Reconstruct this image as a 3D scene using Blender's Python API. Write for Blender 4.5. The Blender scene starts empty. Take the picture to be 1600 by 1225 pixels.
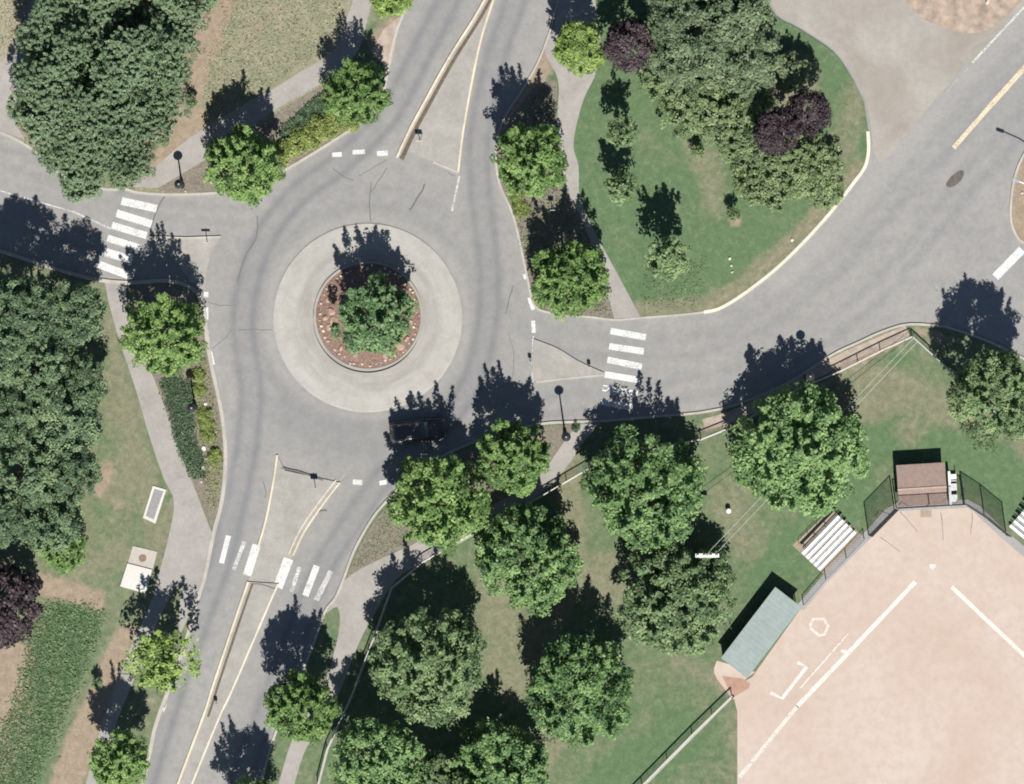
import bpy, bmesh, math, random
import numpy as np
from mathutils import Vector, Matrix
from mathutils.geometry import delaunay_2d_cdt

random.seed(7)
RNG = np.random.default_rng(11)
C = bpy.context.scene.collection
S = 0.055            # metres per photo pixel
CAM_H = 400.0
SUN_EL = math.radians(55.5)
SUN_AZ = math.radians(172.0)      # compass, clockwise from +Y
COT = 1 / math.tan(SUN_EL)

# ------------------------------------------------------------------ basics
def XY(p, z=0.0):
    k = 1 - z / CAM_H
    return ((p[0] - 800) * S * k, (612.5 - p[1]) * S * k)

def V3(p, z=0.0):
    x, y = XY(p)
    return Vector((x, y, z))

def tag(o, label=None, cat=None, group=None, kind=None):
    if label: o['label'] = label
    if cat: o['category'] = cat
    if group: o['group'] = group
    if kind: o['kind'] = kind
    return o

def link(name, me, m=None, parent=None):
    o = bpy.data.objects.new(name, me)
    C.objects.link(o)
    if m is not None and me is not None and len(me.materials) == 0:
        me.materials.append(m)
    if parent: o.parent = parent
    return o

def mesh_np(name, verts, faces):
    """verts (N,3) array, faces list of equal-length index rows (M,k) array"""
    me = bpy.data.meshes.new(name)
    v = np.asarray(verts, dtype=np.float32); f = np.asarray(faces, dtype=np.int32)
    me.vertices.add(len(v)); me.vertices.foreach_set('co', v.ravel())
    k = f.shape[1]
    me.loops.add(f.size); me.loops.foreach_set('vertex_index', f.ravel())
    me.polygons.add(len(f))
    me.polygons.foreach_set('loop_start', np.arange(0, f.size, k, dtype=np.int32))
    me.update(calc_edges=True)
    return me

def obj(name, bm, m, parent=None, smooth=False):
    me = bpy.data.meshes.new(name)
    bm.normal_update()
    bm.to_mesh(me); bm.free()
    if smooth:
        me.polygons.foreach_set('use_smooth', [True] * len(me.polygons))
    return link(name, me, m, parent)

def thing(name, label, cat, loc=(0, 0, 0), rz=0.0, group=None):
    o = bpy.data.objects.new(name, None); C.objects.link(o)
    o.empty_display_size = 0.3
    o.location = loc; o.rotation_euler = (0, 0, rz)
    return tag(o, label, cat, group)

def box(bm, c, s, rz=0.0, bevel=0.0, rx=0.0, ry=0.0):
    mt = Matrix.Translation(Vector(c)) @ Matrix.Rotation(rz, 4, 'Z') @ Matrix.Rotation(ry, 4, 'Y') @ Matrix.Rotation(rx, 4, 'X') @ Matrix.Diagonal((s[0], s[1], s[2], 1))
    r = bmesh.ops.create_cube(bm, size=1.0, matrix=mt)
    if bevel:
        es = list({e for v in r['verts'] for e in v.link_edges})
        bmesh.ops.bevel(bm, geom=es, offset=bevel, segments=2, affect='EDGES')

def tube(bm, pts, radii, n=8, cap=True):
    pts = [Vector(p) for p in pts]
    if not hasattr(radii, '__len__'): radii = [radii] * len(pts)
    rings = []
    for i, p in enumerate(pts):
        d = (pts[min(i + 1, len(pts) - 1)] - pts[max(i - 1, 0)]).normalized()
        a = d.cross(Vector((0, 0, 1)))
        if a.length < 1e-3: a = Vector((1, 0, 0))
        a.normalize(); b = d.cross(a).normalized()
        rings.append([bm.verts.new(p + (a * math.cos(t) + b * math.sin(t)) * radii[i]) for t in [2 * math.pi * j / n for j in range(n)]])
    for i in range(len(rings) - 1):
        for j in range(n):
            bm.faces.new((rings[i][j], rings[i][(j + 1) % n], rings[i + 1][(j + 1) % n], rings[i + 1][j]))
    if cap:
        bm.faces.new(rings[0][::-1]); bm.faces.new(rings[-1])

def lathe(bm, prof, n=24, c=(0, 0, 0)):
    rings = []
    for r, z in prof:
        if r < 1e-5:
            rings.append([bm.verts.new((c[0], c[1], c[2] + z))])
        else:
            rings.append([bm.verts.new((c[0] + r * math.cos(2 * math.pi * j / n), c[1] + r * math.sin(2 * math.pi * j / n), c[2] + z)) for j in range(n)])
    for a, b in zip(rings, rings[1:]):
        for j in range(n):
            k = (j + 1) % n
            if len(a) == 1 and len(b) == 1: continue
            if len(a) == 1: bm.faces.new((a[0], b[j], b[k]))
            elif len(b) == 1: bm.faces.new((a[j], a[k], b[0]))
            else: bm.faces.new((a[j], a[k], b[k], b[j]))

# ------------------------------------------------------------------ materials
class NT:
    def __init__(self, name):
        self.m = bpy.data.materials.new(name); self.m.use_nodes = True
        self.t = self.m.node_tree; self.t.nodes.clear()
        self.out = self.t.nodes.new('ShaderNodeOutputMaterial')
    def n(self, typ, **kw):
        nd = self.t.nodes.new(typ)
        for k, v in kw.items(): setattr(nd, k, v)
        return nd
    def l(self, a, b): self.t.links.new(a, b)
    def coords(self, kind='Object'):
        return self.n('ShaderNodeTexCoord').outputs[kind]
    def geo_pos(self):
        return self.n('ShaderNodeNewGeometry').outputs['Position']
    def noise(self, vec, scale, detail=4.0, rough=0.6, dist=0.0):
        nd = self.n('ShaderNodeTexNoise')
        nd.inputs['Scale'].default_value = scale; nd.inputs['Detail'].default_value = detail
        nd.inputs['Roughness'].default_value = rough; nd.inputs['Distortion'].default_value = dist
        if vec is not None: self.l(vec, nd.inputs['Vector'])
        return nd.outputs['Fac']
    def ramp(self, fac, stops):
        nd = self.n('ShaderNodeValToRGB')
        els = nd.color_ramp.elements
        while len(els) < len(stops): els.new(0.5)
        for e, (p, c) in zip(els, stops):
            e.position = p; e.color = (c[0], c[1], c[2], 1) if hasattr(c, '__len__') else (c, c, c, 1)
        self.l(fac, nd.inputs[0]); return nd.outputs['Color']
    def math(self, op, a, b=None, c=None, clamp=False):
        nd = self.n('ShaderNodeMath', operation=op, use_clamp=clamp)
        for i, x in enumerate((a, b, c)):
            if x is None: continue
            if isinstance(x, (int, float)): nd.inputs[i].default_value = x
            else: self.l(x, nd.inputs[i])
        return nd.outputs[0]
    def mix(self, fac, a, b, mode='MIX'):
        nd = self.n('ShaderNodeMix', data_type='RGBA', blend_type=mode)
        for s, x in ((nd.inputs[0], fac), (nd.inputs[6], a), (nd.inputs[7], b)):
            if isinstance(x, (int, float)): s.default_value = x
            elif hasattr(x, '__len__'): s.default_value = (x[0], x[1], x[2], 1)
            else: self.l(x, s)
        return nd.outputs[2]
    def attr(self, name):
        return self.n('ShaderNodeAttribute', attribute_name=name)
    def bump(self, h, strength=0.3, dist=0.05):
        nd = self.n('ShaderNodeBump'); nd.inputs['Strength'].default_value = strength; nd.inputs['Distance'].default_value = dist
        self.l(h, nd.inputs['Height']); return nd.outputs[0]
    def bsdf(self, col, rough=0.85, spec=0.25, normal=None, metal=0.0):
        b = self.n('ShaderNodeBsdfPrincipled')
        if hasattr(col, '__len__'): b.inputs['Base Color'].default_value = (*col[:3], 1)
        else: self.l(col, b.inputs['Base Color'])
        if isinstance(rough, (int, float)): b.inputs['Roughness'].default_value = rough
        else: self.l(rough, b.inputs['Roughness'])
        b.inputs['Specular IOR Level'].default_value = spec
        b.inputs['Metallic'].default_value = metal
        if normal is not None: self.l(normal, b.inputs['Normal'])
        return b.outputs[0]
    def done(self, sh):
        self.l(sh, self.out.inputs['Surface']); return self.m

def simple(name, col, rough=0.7, var=0.15, scale=3.0, metal=0.0, spec=0.3, bump=0.0):
    t = NT(name); p = t.geo_pos()
    f = t.noise(p, scale, 5)
    lo = [c * (1 - var) for c in col]; hi = [min(1, c * (1 + var)) for c in col]
    c = t.ramp(f, [(0.3, lo), (0.7, hi)])
    nm = t.bump(f, bump, 0.03) if bump else None
    return t.done(t.bsdf(c, rough, spec, nm, metal))

def m_asphalt():
    t = NT('asphalt'); p = t.geo_pos()
    a = t.attr('wear')
    sep = t.n('ShaderNodeSeparateColor'); t.l(a.outputs['Color'], sep.inputs[0])
    big = t.noise(p, 0.10, 5, 0.6)
    mid = t.noise(p, 0.9, 6, 0.65)
    fine = t.noise(p, 9.0, 6, 0.8)
    grain = t.noise(p, 2.6, 6, 0.75)
    base = t.ramp(big, [(0.3, (0.245, 0.239, 0.229)), (0.7, (0.282, 0.275, 0.262))])
    base = t.mix(t.math('MULTIPLY', t.ramp(mid, [(0.40, 0), (0.72, 1)]), 0.75), base, (0.205, 0.203, 0.20))
    wfac = t.math('MULTIPLY', sep.outputs[0], t.math('ADD', 0.15, t.math('ADD', t.math('MULTIPLY', mid, 0.9), t.math('MULTIPLY', grain, 0.7))), clamp=True)
    base = t.mix(wfac, base, (0.162, 0.166, 0.174))
    base = t.mix(t.math('MULTIPLY', sep.outputs[1], t.math('ADD', 0.3, mid)), base, (0.335, 0.325, 0.308))
    base = t.mix(t.math('MULTIPLY', t.ramp(fine, [(0.35, 0), (0.7, 1)]), 0.28), base, t.mix(1.0, base, (0.55, 0.55, 0.55), 'MULTIPLY'))
    base = t.mix(t.math('MULTIPLY', t.ramp(grain, [(0.38, 1), (0.62, 0)]), 0.34), base, t.mix(1.0, base, (0.7, 0.69, 0.68), 'MULTIPLY'))
    spk = t.n('ShaderNodeTexVoronoi'); spk.inputs['Scale'].default_value = 2.2; t.l(p, spk.inputs['Vector'])
    base = t.mix(t.math('MULTIPLY', t.math('LESS_THAN', spk.outputs['Distance'], 0.07), 0.35), base, (0.07, 0.07, 0.07))
    return t.done(t.bsdf(base, 0.9, 0.2, t.bump(fine, 0.25, 0.02)))

def m_land():
    t = NT('land_cover'); p = t.geo_pos()
    a = t.attr('cover')
    sep = t.n('ShaderNodeSeparateColor'); t.l(a.outputs['Color'], sep.inputs[0])
    n1 = t.noise(p, 0.35, 6, 0.65, 0.6); n2 = t.noise(p, 1.6, 6, 0.7, 0.3); n3 = t.noise(p, 7.0, 5, 0.75)
    lush = t.ramp(n2, [(0.3, (0.078, 0.120, 0.062)), (0.55, (0.100, 0.150, 0.078)), (0.75, (0.134, 0.180, 0.10))])
    dry = t.ramp(n2, [(0.25, (0.128, 0.134, 0.085)), (0.5, (0.175, 0.172, 0.114)), (0.75, (0.235, 0.22, 0.158))])
    dirt = t.ramp(n2, [(0.25, (0.205, 0.160, 0.118)), (0.5, (0.262, 0.206, 0.155)), (0.78, (0.32, 0.262, 0.205))])
    straw = t.ramp(n3, [(0.25, (0.17, 0.165, 0.105)), (0.5, (0.25, 0.228, 0.165)), (0.7, (0.36, 0.33, 0.255))])
    def fac(ch, k=1.1):
        s = t.math('ADD', t.math('MULTIPLY', ch, 1.5), t.math('MULTIPLY', t.math('ADD', n1, t.math('MULTIPLY', n2, 0.6)), k))
        return t.math('MULTIPLY', t.math('SUBTRACT', s, 0.8 * k + 0.25), 1.6, clamp=True)
    c = t.mix(t.math('MULTIPLY', fac(sep.outputs[0], 1.2), 0.92), lush, dry)
    c = t.mix(fac(sep.outputs[2], 0.8), c, straw)
    c = t.mix(fac(sep.outputs[1], 1.0), c, dirt)
    n4 = t.noise(p, 3.4, 6, 0.75, 0.4)
    c = t.mix(t.math('MULTIPLY', t.ramp(n4, [(0.5, 0), (0.72, 1)]), 0.35), c, t.mix(1.0, c, (1.45, 1.35, 1.25), 'MULTIPLY'))
    c = t.mix(t.math('MULTIPLY', t.ramp(n4, [(0.3, 1), (0.5, 0)]), 0.35), c, t.mix(1.0, c, (0.6, 0.68, 0.6), 'MULTIPLY'))
    c = t.mix(t.math('MULTIPLY', t.ramp(n3, [(0.3, 1), (0.6, 0)]), 0.5), c, t.mix(1.0, c, (0.55, 0.58, 0.55), 'MULTIPLY'))
    return t.done(t.bsdf(c, 0.95, 0.1, t.bump(n3, 0.5, 0.08)))

def m_concrete(name, col, streak=0.12, joint=None):
    t = NT(name); p = t.geo_pos()
    n1 = t.noise(p, 0.5, 6, 0.65); n2 = t.noise(p, 4.0, 6, 0.75)
    c = t.ramp(n1, [(0.3, [x * (1 - streak) for x in col]), (0.7, [x * (1 + streak) for x in col])])
    c = t.mix(t.math('MULTIPLY', t.ramp(n2, [(0.35, 1), (0.65, 0)]), 0.25), c, t.mix(1.0, c, (0.6, 0.58, 0.56), 'MULTIPLY'))
    return t.done(t.bsdf(c, 0.9, 0.2, t.bump(n2, 0.2, 0.02)))

def m_apron():
    t = NT('apron_concrete'); p = t.coords('Object')
    sx = t.n('ShaderNodeSeparateXYZ'); t.l(p, sx.inputs[0])
    r = t.math('SQRT', t.math('ADD', t.math('POWER', sx.outputs[0], 2), t.math('POWER', sx.outputs[1], 2)))
    ang = t.math('ARCTAN2', sx.outputs[1], sx.outputs[0])
    cb = t.n('ShaderNodeCombineXYZ'); t.l(t.math('MULTIPLY', r, 1.0), cb.inputs[0]); t.l(t.math('MULTIPLY', ang, 0.9), cb.inputs[1])
    pol = t.noise(cb.outputs[0], 1.3, 6, 0.65)
    n2 = t.noise(p, 0.7, 6, 0.65); n3 = t.noise(p, 6, 6, 0.75)
    c = t.ramp(pol, [(0.3, (0.235, 0.222, 0.202)), (0.7, (0.345, 0.332, 0.305))])
    edge = t.ramp(t.math('DIVIDE', r, 8.2), [(0.70, 0.0), (0.86, 1.0)])
    c = t.mix(t.math('MULTIPLY', edge, 0.5), c, (0.39, 0.375, 0.345))
    c = t.mix(t.math('MULTIPLY', t.ramp(n2, [(0.45, 0), (0.75, 1)]), 0.5), c, (0.215, 0.2, 0.175))
    c = t.mix(t.math('MULTIPLY', t.ramp(n3, [(0.35, 1), (0.62, 0)]), 0.22), c, (0.17, 0.16, 0.145))
    # radial construction joints
    fr = t.math('FRACT', t.math('MULTIPLY', ang, 12 / (2 * math.pi)))
    jd = t.math('MULTIPLY', t.math('ABSOLUTE', t.math('SUBTRACT', fr, 0.5)), r)
    jl = t.math('LESS_THAN', jd, 0.045)
    c = t.mix(t.math('MULTIPLY', jl, 0.22), c, (0.14, 0.13, 0.12))
    return t.done(t.bsdf(c, 0.88, 0.2, t.bump(n3, 0.2, 0.02)))

def m_paint(name, col, wear):
    t = NT(name); p = t.geo_pos()
    n = t.noise(p, 7.0, 7, 0.8, 0.2); n2 = t.noise(p, 1.1, 3)
    sh = t.bsdf(t.ramp(n, [(0.3, [c * 0.82 for c in col]), (0.6, col)]), 0.6, 0.3)
    tr = t.n('ShaderNodeBsdfTransparent')
    f = t.ramp(t.math('ADD', t.math('MULTIPLY', n, 0.75), t.math('MULTIPLY', n2, 0.25)), [(max(0, wear - 0.09), 1), (wear + 0.09, 0)])
    mx = t.n('ShaderNodeMixShader'); t.l(f, mx.inputs[0]); t.l(sh, mx.inputs[1]); t.l(tr.outputs[0], mx.inputs[2])
    return t.done(mx.outputs[0])

def m_leaf(name, cols, trans=0.28, bright=1.0, shift=0.12):
    """cols: dark, mid, light leaf colours; tint attribute picks between them"""
    t = NT(name)
    a = t.attr('tint').outputs['Fac']
    oi = t.n('ShaderNodeObjectInfo')
    f = t.math('ADD', a, t.math('MULTIPLY', t.math('SUBTRACT', oi.outputs['Random'], 0.5), shift * 2), clamp=True)
    c = t.ramp(f, [(0.05, [x * bright for x in cols[0]]), (0.5, [x * bright for x in cols[1]]), (0.95, [x * bright for x in cols[2]])])
    b = t.bsdf(c, 0.6, 0.35)
    tl = t.n('ShaderNodeBsdfTranslucent'); t.l(t.mix(1.0, c, (1.0, 1.1, 0.5), 'MULTIPLY'), tl.inputs[0])
    mx = t.n('ShaderNodeMixShader'); mx.inputs[0].default_value = trans
    t.l(b, mx.inputs[1]); t.l(tl.outputs[0], mx.inputs[2])
    return t.done(mx.outputs[0])

def m_gravel():
    t = NT('gravel'); p = t.geo_pos()
    n1 = t.noise(p, 0.22, 6, 0.65, 0.8); n2 = t.noise(p, 2.0, 7, 0.75); n3 = t.noise(p, 12, 5, 0.8)
    c = t.ramp(n1, [(0.3, (0.235, 0.212, 0.182)), (0.5, (0.285, 0.265, 0.238)), (0.72, (0.33, 0.312, 0.285))])
    c = t.mix(t.math('MULTIPLY', t.ramp(n2, [(0.42, 0), (0.7, 1)]), 0.5), c, (0.23, 0.195, 0.16))
    c = t.mix(t.math('MULTIPLY', t.ramp(n3, [(0.3, 1), (0.6, 0)]), 0.3), c, (0.15, 0.14, 0.125))
    return t.done(t.bsdf(c, 0.95, 0.15, t.bump(n3, 0.4, 0.04)))

def m_sand():
    t = NT('infield_dirt'); p = t.geo_pos()
    n1 = t.noise(p, 0.12, 6, 0.6, 0.5); n2 = t.noise(p, 1.2, 6, 0.7); n3 = t.noise(p, 10, 5, 0.8)
    c = t.ramp(n1, [(0.3, (0.385, 0.300, 0.25)), (0.5, (0.415, 0.342, 0.293)), (0.7, (0.435, 0.378, 0.328))])
    c = t.mix(t.math('MULTIPLY', t.ramp(n2, [(0.42, 0), (0.68, 1)]), 0.6), c, (0.36, 0.28, 0.232))
    c = t.mix(t.math('MULTIPLY', t.ramp(n3, [(0.3, 1), (0.6, 0)]), 0.26), c, (0.27, 0.205, 0.16))
    return t.done(t.bsdf(c, 0.95, 0.1, t.bump(n3, 0.2, 0.02)))

M = {}
M['asphalt'] = m_asphalt()
M['land'] = m_land()
M['walk'] = m_concrete('sidewalk_concrete', (0.275, 0.26, 0.242))
M['kerb'] = m_concrete('kerb_concrete', (0.36, 0.335, 0.30), 0.15)
M['median'] = m_concrete('median_concrete', (0.278, 0.265, 0.243), 0.16)
M['white_slab'] = m_concrete('white_concrete', (0.50, 0.485, 0.45), 0.05)
M['mow'] = m_concrete('mow_strip_concrete', (0.275, 0.268, 0.262), 0.12)
M['tanpad'] = m_concrete('tan_concrete', (0.28, 0.235, 0.18), 0.15)
M['beige'] = m_concrete('beige_concrete', (0.38, 0.35, 0.31), 0.12)
M['apron'] = m_apron()
M['kerb_yellow'] = m_concrete('faded_yellow_kerb_paint', (0.52, 0.455, 0.35), 0.2)
M['kerb_white'] = m_concrete('faded_cream_kerb_paint', (0.55, 0.50, 0.405), 0.15)
M['white'] = m_paint('road_paint_white', (0.56, 0.56, 0.54), 0.415)
M['white_worn'] = m_paint('road_paint_white_worn', (0.58, 0.58, 0.56), 0.49)
M['white_faint'] = m_paint('road_paint_white_faint', (0.37, 0.36, 0.345), 0.50)
M['yellow_line'] = m_paint('road_paint_yellow', (0.56, 0.465, 0.33), 0.42)
M['chalk'] = m_paint('field_chalk', (0.60, 0.55, 0.50), 0.40)
M['chalk_worn'] = m_paint('field_chalk_worn', (0.54, 0.48, 0.43), 0.40)
M['mulch'] = simple('bark_mulch', (0.158, 0.138, 0.112), 0.95, 0.35, 6, bump=0.5)
M['red_mulch'] = simple('red_bark_mulch', (0.175, 0.115, 0.09), 0.95, 0.4, 5, bump=0.5)
M['gravel'] = m_gravel()
M['sand'] = m_sand()
M['orange_dirt'] = simple('bare_orange_dirt', (0.285, 0.225, 0.178), 0.95, 0.35, 1.2, bump=0.4)
M['brown_dirt'] = simple('bare_brown_dirt', (0.31, 0.255, 0.21), 0.95, 0.25, 1.2, bump=0.4)
M['crack'] = simple('crack_sealer', (0.115, 0.113, 0.11), 0.8, 0.2, 5)
M['seam'] = simple('soil_in_kerb_seam', (0.105, 0.082, 0.058), 0.95, 0.3, 5)
M['patch'] = simple('old_patch', (0.10, 0.085, 0.075), 0.9, 0.35, 4)
M['bark'] = simple('tree_bark', (0.09, 0.068, 0.05), 0.95, 0.3, 8, bump=0.5)
M['dark_metal'] = simple('black_metal', (0.022, 0.022, 0.024), 0.45, 0.2, 4, spec=0.5)
M['galv'] = simple('galvanised_steel', (0.34, 0.345, 0.35), 0.45, 0.12, 6, 0.6)
M['rail'] = simple('pale_rail', (0.42, 0.41, 0.38), 0.5, 0.1, 6, 0.2)
M['netting'] = simple('dark_chain_link', (0.06, 0.065, 0.06), 0.5, 0.1, 6, 0.3)
M['white_metal'] = simple('white_painted_metal', (0.60, 0.60, 0.585), 0.4, 0.08, 5)
M['alu'] = simple('white_aluminium_plank', (0.62, 0.62, 0.61), 0.4, 0.08, 5)
M['teal_roof'] = simple('faded_teal_roof', (0.225, 0.268, 0.256), 0.65, 0.09, 1.5)
M['brown_roof'] = simple('brown_roof', (0.232, 0.168, 0.146), 0.85, 0.14, 3, bump=0.2)
M['block_wall'] = simple('painted_block_wall', (0.20, 0.19, 0.17), 0.9, 0.15, 3)
M['wood'] = simple('weathered_wood', (0.23, 0.18, 0.13), 0.85, 0.2, 5)
M['wire'] = simple('cable', (0.55, 0.54, 0.50), 0.6, 0.1, 3)
M['rock_red'] = simple('rust_rock', (0.32, 0.215, 0.17), 0.9, 0.4, 5, bump=0.6)
M['rock_pale'] = simple('pale_rock', (0.47, 0.42, 0.35), 0.9, 0.25, 6, bump=0.5)
M['rock_white'] = simple('white_rock', (0.58, 0.57, 0.53), 0.9, 0.15, 6, bump=0.4)
M['sign_white'] = simple('sign_face', (0.55, 0.55, 0.53), 0.5, 0.05, 4)
M['sign_yellow'] = simple('yellow_marker_face', (0.55, 0.38, 0.06), 0.5, 0.05, 4)
M['car_paint'] = simple('charcoal_car_paint', (0.055, 0.045, 0.043), 0.3, 0.1, 1, spec=0.6)
M['glass'] = simple('tinted_glass', (0.06, 0.085, 0.09), 0.12, 0.1, 1, spec=0.7)
M['rear_glass'] = simple('pale_rear_glass', (0.20, 0.26, 0.27), 0.12, 0.1, 1, spec=0.7)
M['tyre'] = simple('tyre_rubber', (0.02, 0.02, 0.02), 0.9, 0.2, 5)
M['lampglass'] = simple('lens_clear', (0.5, 0.5, 0.48), 0.2, 0.05, 4)
M['red_lens'] = simple('lens_red', (0.30, 0.02, 0.015), 0.25, 0.1, 4)
M['trash'] = simple('brown_lid', (0.17, 0.115, 0.09), 0.7, 0.2, 6)
M['grey_lid'] = simple('grey_vault_lid', (0.215, 0.21, 0.205), 0.8, 0.15, 4)

L = {}
L['street'] = m_leaf('street_tree_leaf', [(0.080, 0.145, 0.045), (0.158, 0.265, 0.080), (0.30, 0.42, 0.15)], 0.36)
L['lime'] = m_leaf('lime_tree_leaf', [(0.11, 0.175, 0.042), (0.22, 0.325, 0.085), (0.36, 0.46, 0.15)], 0.36)
L['park'] = m_leaf('park_tree_leaf', [(0.066, 0.125, 0.050), (0.146, 0.255, 0.095), (0.285, 0.41, 0.17)], 0.34)
L['park2'] = m_leaf('park_tree_leaf_dull', [(0.076, 0.122, 0.058), (0.160, 0.238, 0.108), (0.29, 0.38, 0.185)], 0.34)
L['dark'] = m_leaf('dark_tree_leaf', [(0.046, 0.082, 0.045), (0.108, 0.172, 0.088), (0.24, 0.325, 0.17)], 0.28)
L['island'] = m_leaf('island_tree_leaf', [(0.062, 0.118, 0.056), (0.125, 0.22, 0.098), (0.24, 0.35, 0.165)], 0.34)
L['grove'] = m_leaf('grove_leaf', [(0.072, 0.112, 0.062), (0.150, 0.222, 0.122), (0.27, 0.355, 0.21)], 0.30, shift=0.06)
L['laurel'] = m_leaf('broad_shrub_leaf', [(0.088, 0.130, 0.062), (0.175, 0.242, 0.112), (0.31, 0.38, 0.195)], 0.34)
L['cedar'] = m_leaf('blue_green_leaf', [(0.055, 0.088, 0.048), (0.13, 0.182, 0.098), (0.24, 0.30, 0.17)], 0.28)
L['plum'] = m_leaf('purple_plum_leaf', [(0.022, 0.014, 0.019), (0.052, 0.034, 0.041), (0.11, 0.08, 0.088)], 0.25)
L['yellow'] = m_leaf('yellow_shrub_leaf', [(0.13, 0.18, 0.045), (0.24, 0.295, 0.085), (0.37, 0.41, 0.15)], 0.34)
L['cover'] = m_leaf('ground_cover_leaf', [(0.05, 0.09, 0.052), (0.085, 0.14, 0.075), (0.14, 0.20, 0.11)], 0.3)
L['band'] = m_leaf('tall_grass_blade', [(0.085, 0.145, 0.066), (0.135, 0.215, 0.10), (0.23, 0.295, 0.165)], 0.34)
L['straw'] = m_leaf('dry_meadow_tuft', [(0.16, 0.155, 0.09), (0.27, 0.25, 0.165), (0.42, 0.39, 0.29)], 0.3)

# ------------------------------------------------------------------ flat pieces
def in_poly(x, y, poly):
    inside = np.zeros(x.shape, bool); n = len(poly)
    j = n - 1
    for i in range(n):
        xi, yi = poly[i]; xj, yj = poly[j]
        if yi != yj:
            c = ((yi > y) != (yj > y)) & (x < (xj - xi) * (y - yi) / (yj - yi) + xi)
            inside ^= c
        j = i
    return inside

def smooth_line(pts, n=6, closed=False):
    """Catmull-Rom through pixel points"""
    P = [np.array(p, float) for p in pts]; out = []
    m = len(P)
    rng = range(m if closed else m - 1)
    for i in rng:
        p0 = P[(i - 1) % m] if closed or i > 0 else P[0]
        p1 = P[i]; p2 = P[(i + 1) % m]
        p3 = P[(i + 2) % m] if closed or i + 2 < m else P[-1]
        for k in range(n):
            t = k / n
            out.append(0.5 * ((2 * p1) + (-p0 + p2) * t + (2 * p0 - 5 * p1 + 4 * p2 - p3) * t * t + (-p0 + 3 * p1 - 3 * p2 + p3) * t ** 3))
    if not closed: out.append(P[-1])
    return [tuple(p) for p in out]

def sheet(name, poly, z, m, kind='structure', depth=0.0, parent=None):
    bm = bmesh.new()
    vs = [bm.verts.new(V3(p, z)) for p in poly]
    f = bm.faces.new(vs)
    f.normal_update()
    if f.normal.z < 0: f.normal_flip()
    if depth:
        r = bmesh.ops.extrude_face_region(bm, geom=[f])
        ex = [v for v in r['geom'] if isinstance(v, bmesh.types.BMVert)]
        bmesh.ops.translate(bm, verts=vs, vec=(0, 0, -depth))
        top = [g for g in bm.faces if all(v in ex for v in g.verts)]
    bmesh.ops.triangulate(bm, faces=[g for g in bm.faces if len(g.verts) > 4])
    bmesh.ops.recalc_face_normals(bm, faces=bm.faces)
    if not depth:
        for g in bm.faces:
            g.normal_update()
            if g.normal.z < 0: g.normal_flip()
    o = obj(name, bm, m, parent)
    if kind: o['kind'] = kind
    return o

def ribbon_bm(bm, line, w, z, h=0.0, z0=None):
    """flat (h=0) or box ribbon along world pixel line, w metres wide"""
    pts = [V3(p) for p in line]
    Lf, Rt = [], []
    for i, p in enumerate(pts):
        d = (pts[min(i + 1, len(pts) - 1)] - pts[max(i - 1, 0)]); d.z = 0; d.normalize()
        nrm = Vector((-d.y, d.x, 0)) * (w / 2 if not callable(w) else w(i / (len(pts) - 1)) / 2)
        Lf.append(p + nrm); Rt.append(p - nrm)
    def vs(arr, zz): return [bm.verts.new((q.x, q.y, zz)) for q in arr]
    lt, rt = vs(Lf, z), vs(Rt, z)
    for i in range(len(pts) - 1):
        bm.faces.new((rt[i], rt[i + 1], lt[i + 1], lt[i]))
    if h:
        lb, rb = vs(Lf, z - h), vs(Rt, z - h)
        for i in range(len(pts) - 1):
            bm.faces.new((lt[i], lt[i + 1], lb[i + 1], lb[i]))
            bm.faces.new((rb[i], rb[i + 1], rt[i + 1], rt[i]))
        bm.faces.new((lt[0], lb[0], rb[0], rt[0])); bm.faces.new((rt[-1], rb[-1], lb[-1], lt[-1]))

def ribbon(name, line, w, z, m, h=0.0, kind='structure'):
    bm = bmesh.new(); ribbon_bm(bm, line, w, z, h)
    o = obj(name, bm, m)
    if kind: o['kind'] = kind
    return o

def seg_dist(x, y, line):
    d = np.full(x.shape, 1e9)
    for (ax, ay), (bx, by) in zip(line, line[1:]):
        vx, vy = bx - ax, by - ay; L2 = vx * vx + vy * vy + 1e-9
        t = np.clip(((x - ax) * vx + (y - ay) * vy) / L2, 0, 1)
        d = np.minimum(d, np.hypot(x - ax - t * vx, y - ay - t * vy))
    return d

def set_color(me, name, arr):
    a = me.color_attributes.new(name, 'FLOAT_COLOR', 'POINT')
    full = np.ones((len(arr), 4), np.float32); full[:, :3] = arr
    a.data.foreach_set('color', full.ravel())

# ------------------------------------------------------------------ road sheet with wheel-track wear
def circ(cx, cy, r, a0, a1, n=24):
    return [(cx + r * math.cos(math.radians(a0 + (a1 - a0) * i / n)), cy + r * math.sin(math.radians(a0 + (a1 - a0) * i / n))) for i in range(n + 1)]
CX, CY = 574.5, 496.5
def off(line, d):
    out = []
    for i, p in enumerate(line):
        a = np.array(line[max(i - 1, 0)]); b = np.array(line[min(i + 1, len(line) - 1)])
        v = b - a; v = v / (np.hypot(*v) + 1e-9)
        out.append((p[0] - v[1] * d, p[1] + v[0] * d))
    return out
nin = smooth_line([(735, -90), (700, 0), (652, 95), (606, 180), (540, 248), (470, 300), (420, 360), (388, 440), (380, 520), (392, 600), (388, 680), (375, 750), (350, 860), (318, 950), (270, 1080), (225, 1225), (195, 1320)])
sin_ = smooth_line([(340, 1320), (372, 1225), (420, 1100), (465, 985), (500, 895), (550, 815), (600, 745), (665, 690), (725, 620), (755, 540), (765, 450), (758, 360), (748, 270), (752, 190), (775, 90), (805, 0), (830, -90)])
win = smooth_line([(-90, 300), (40, 345), (150, 380), (215, 395)])
wout = smooth_line([(400, 340), (330, 335), (240, 325), (160, 300), (60, 262), (-90, 215)])
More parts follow.
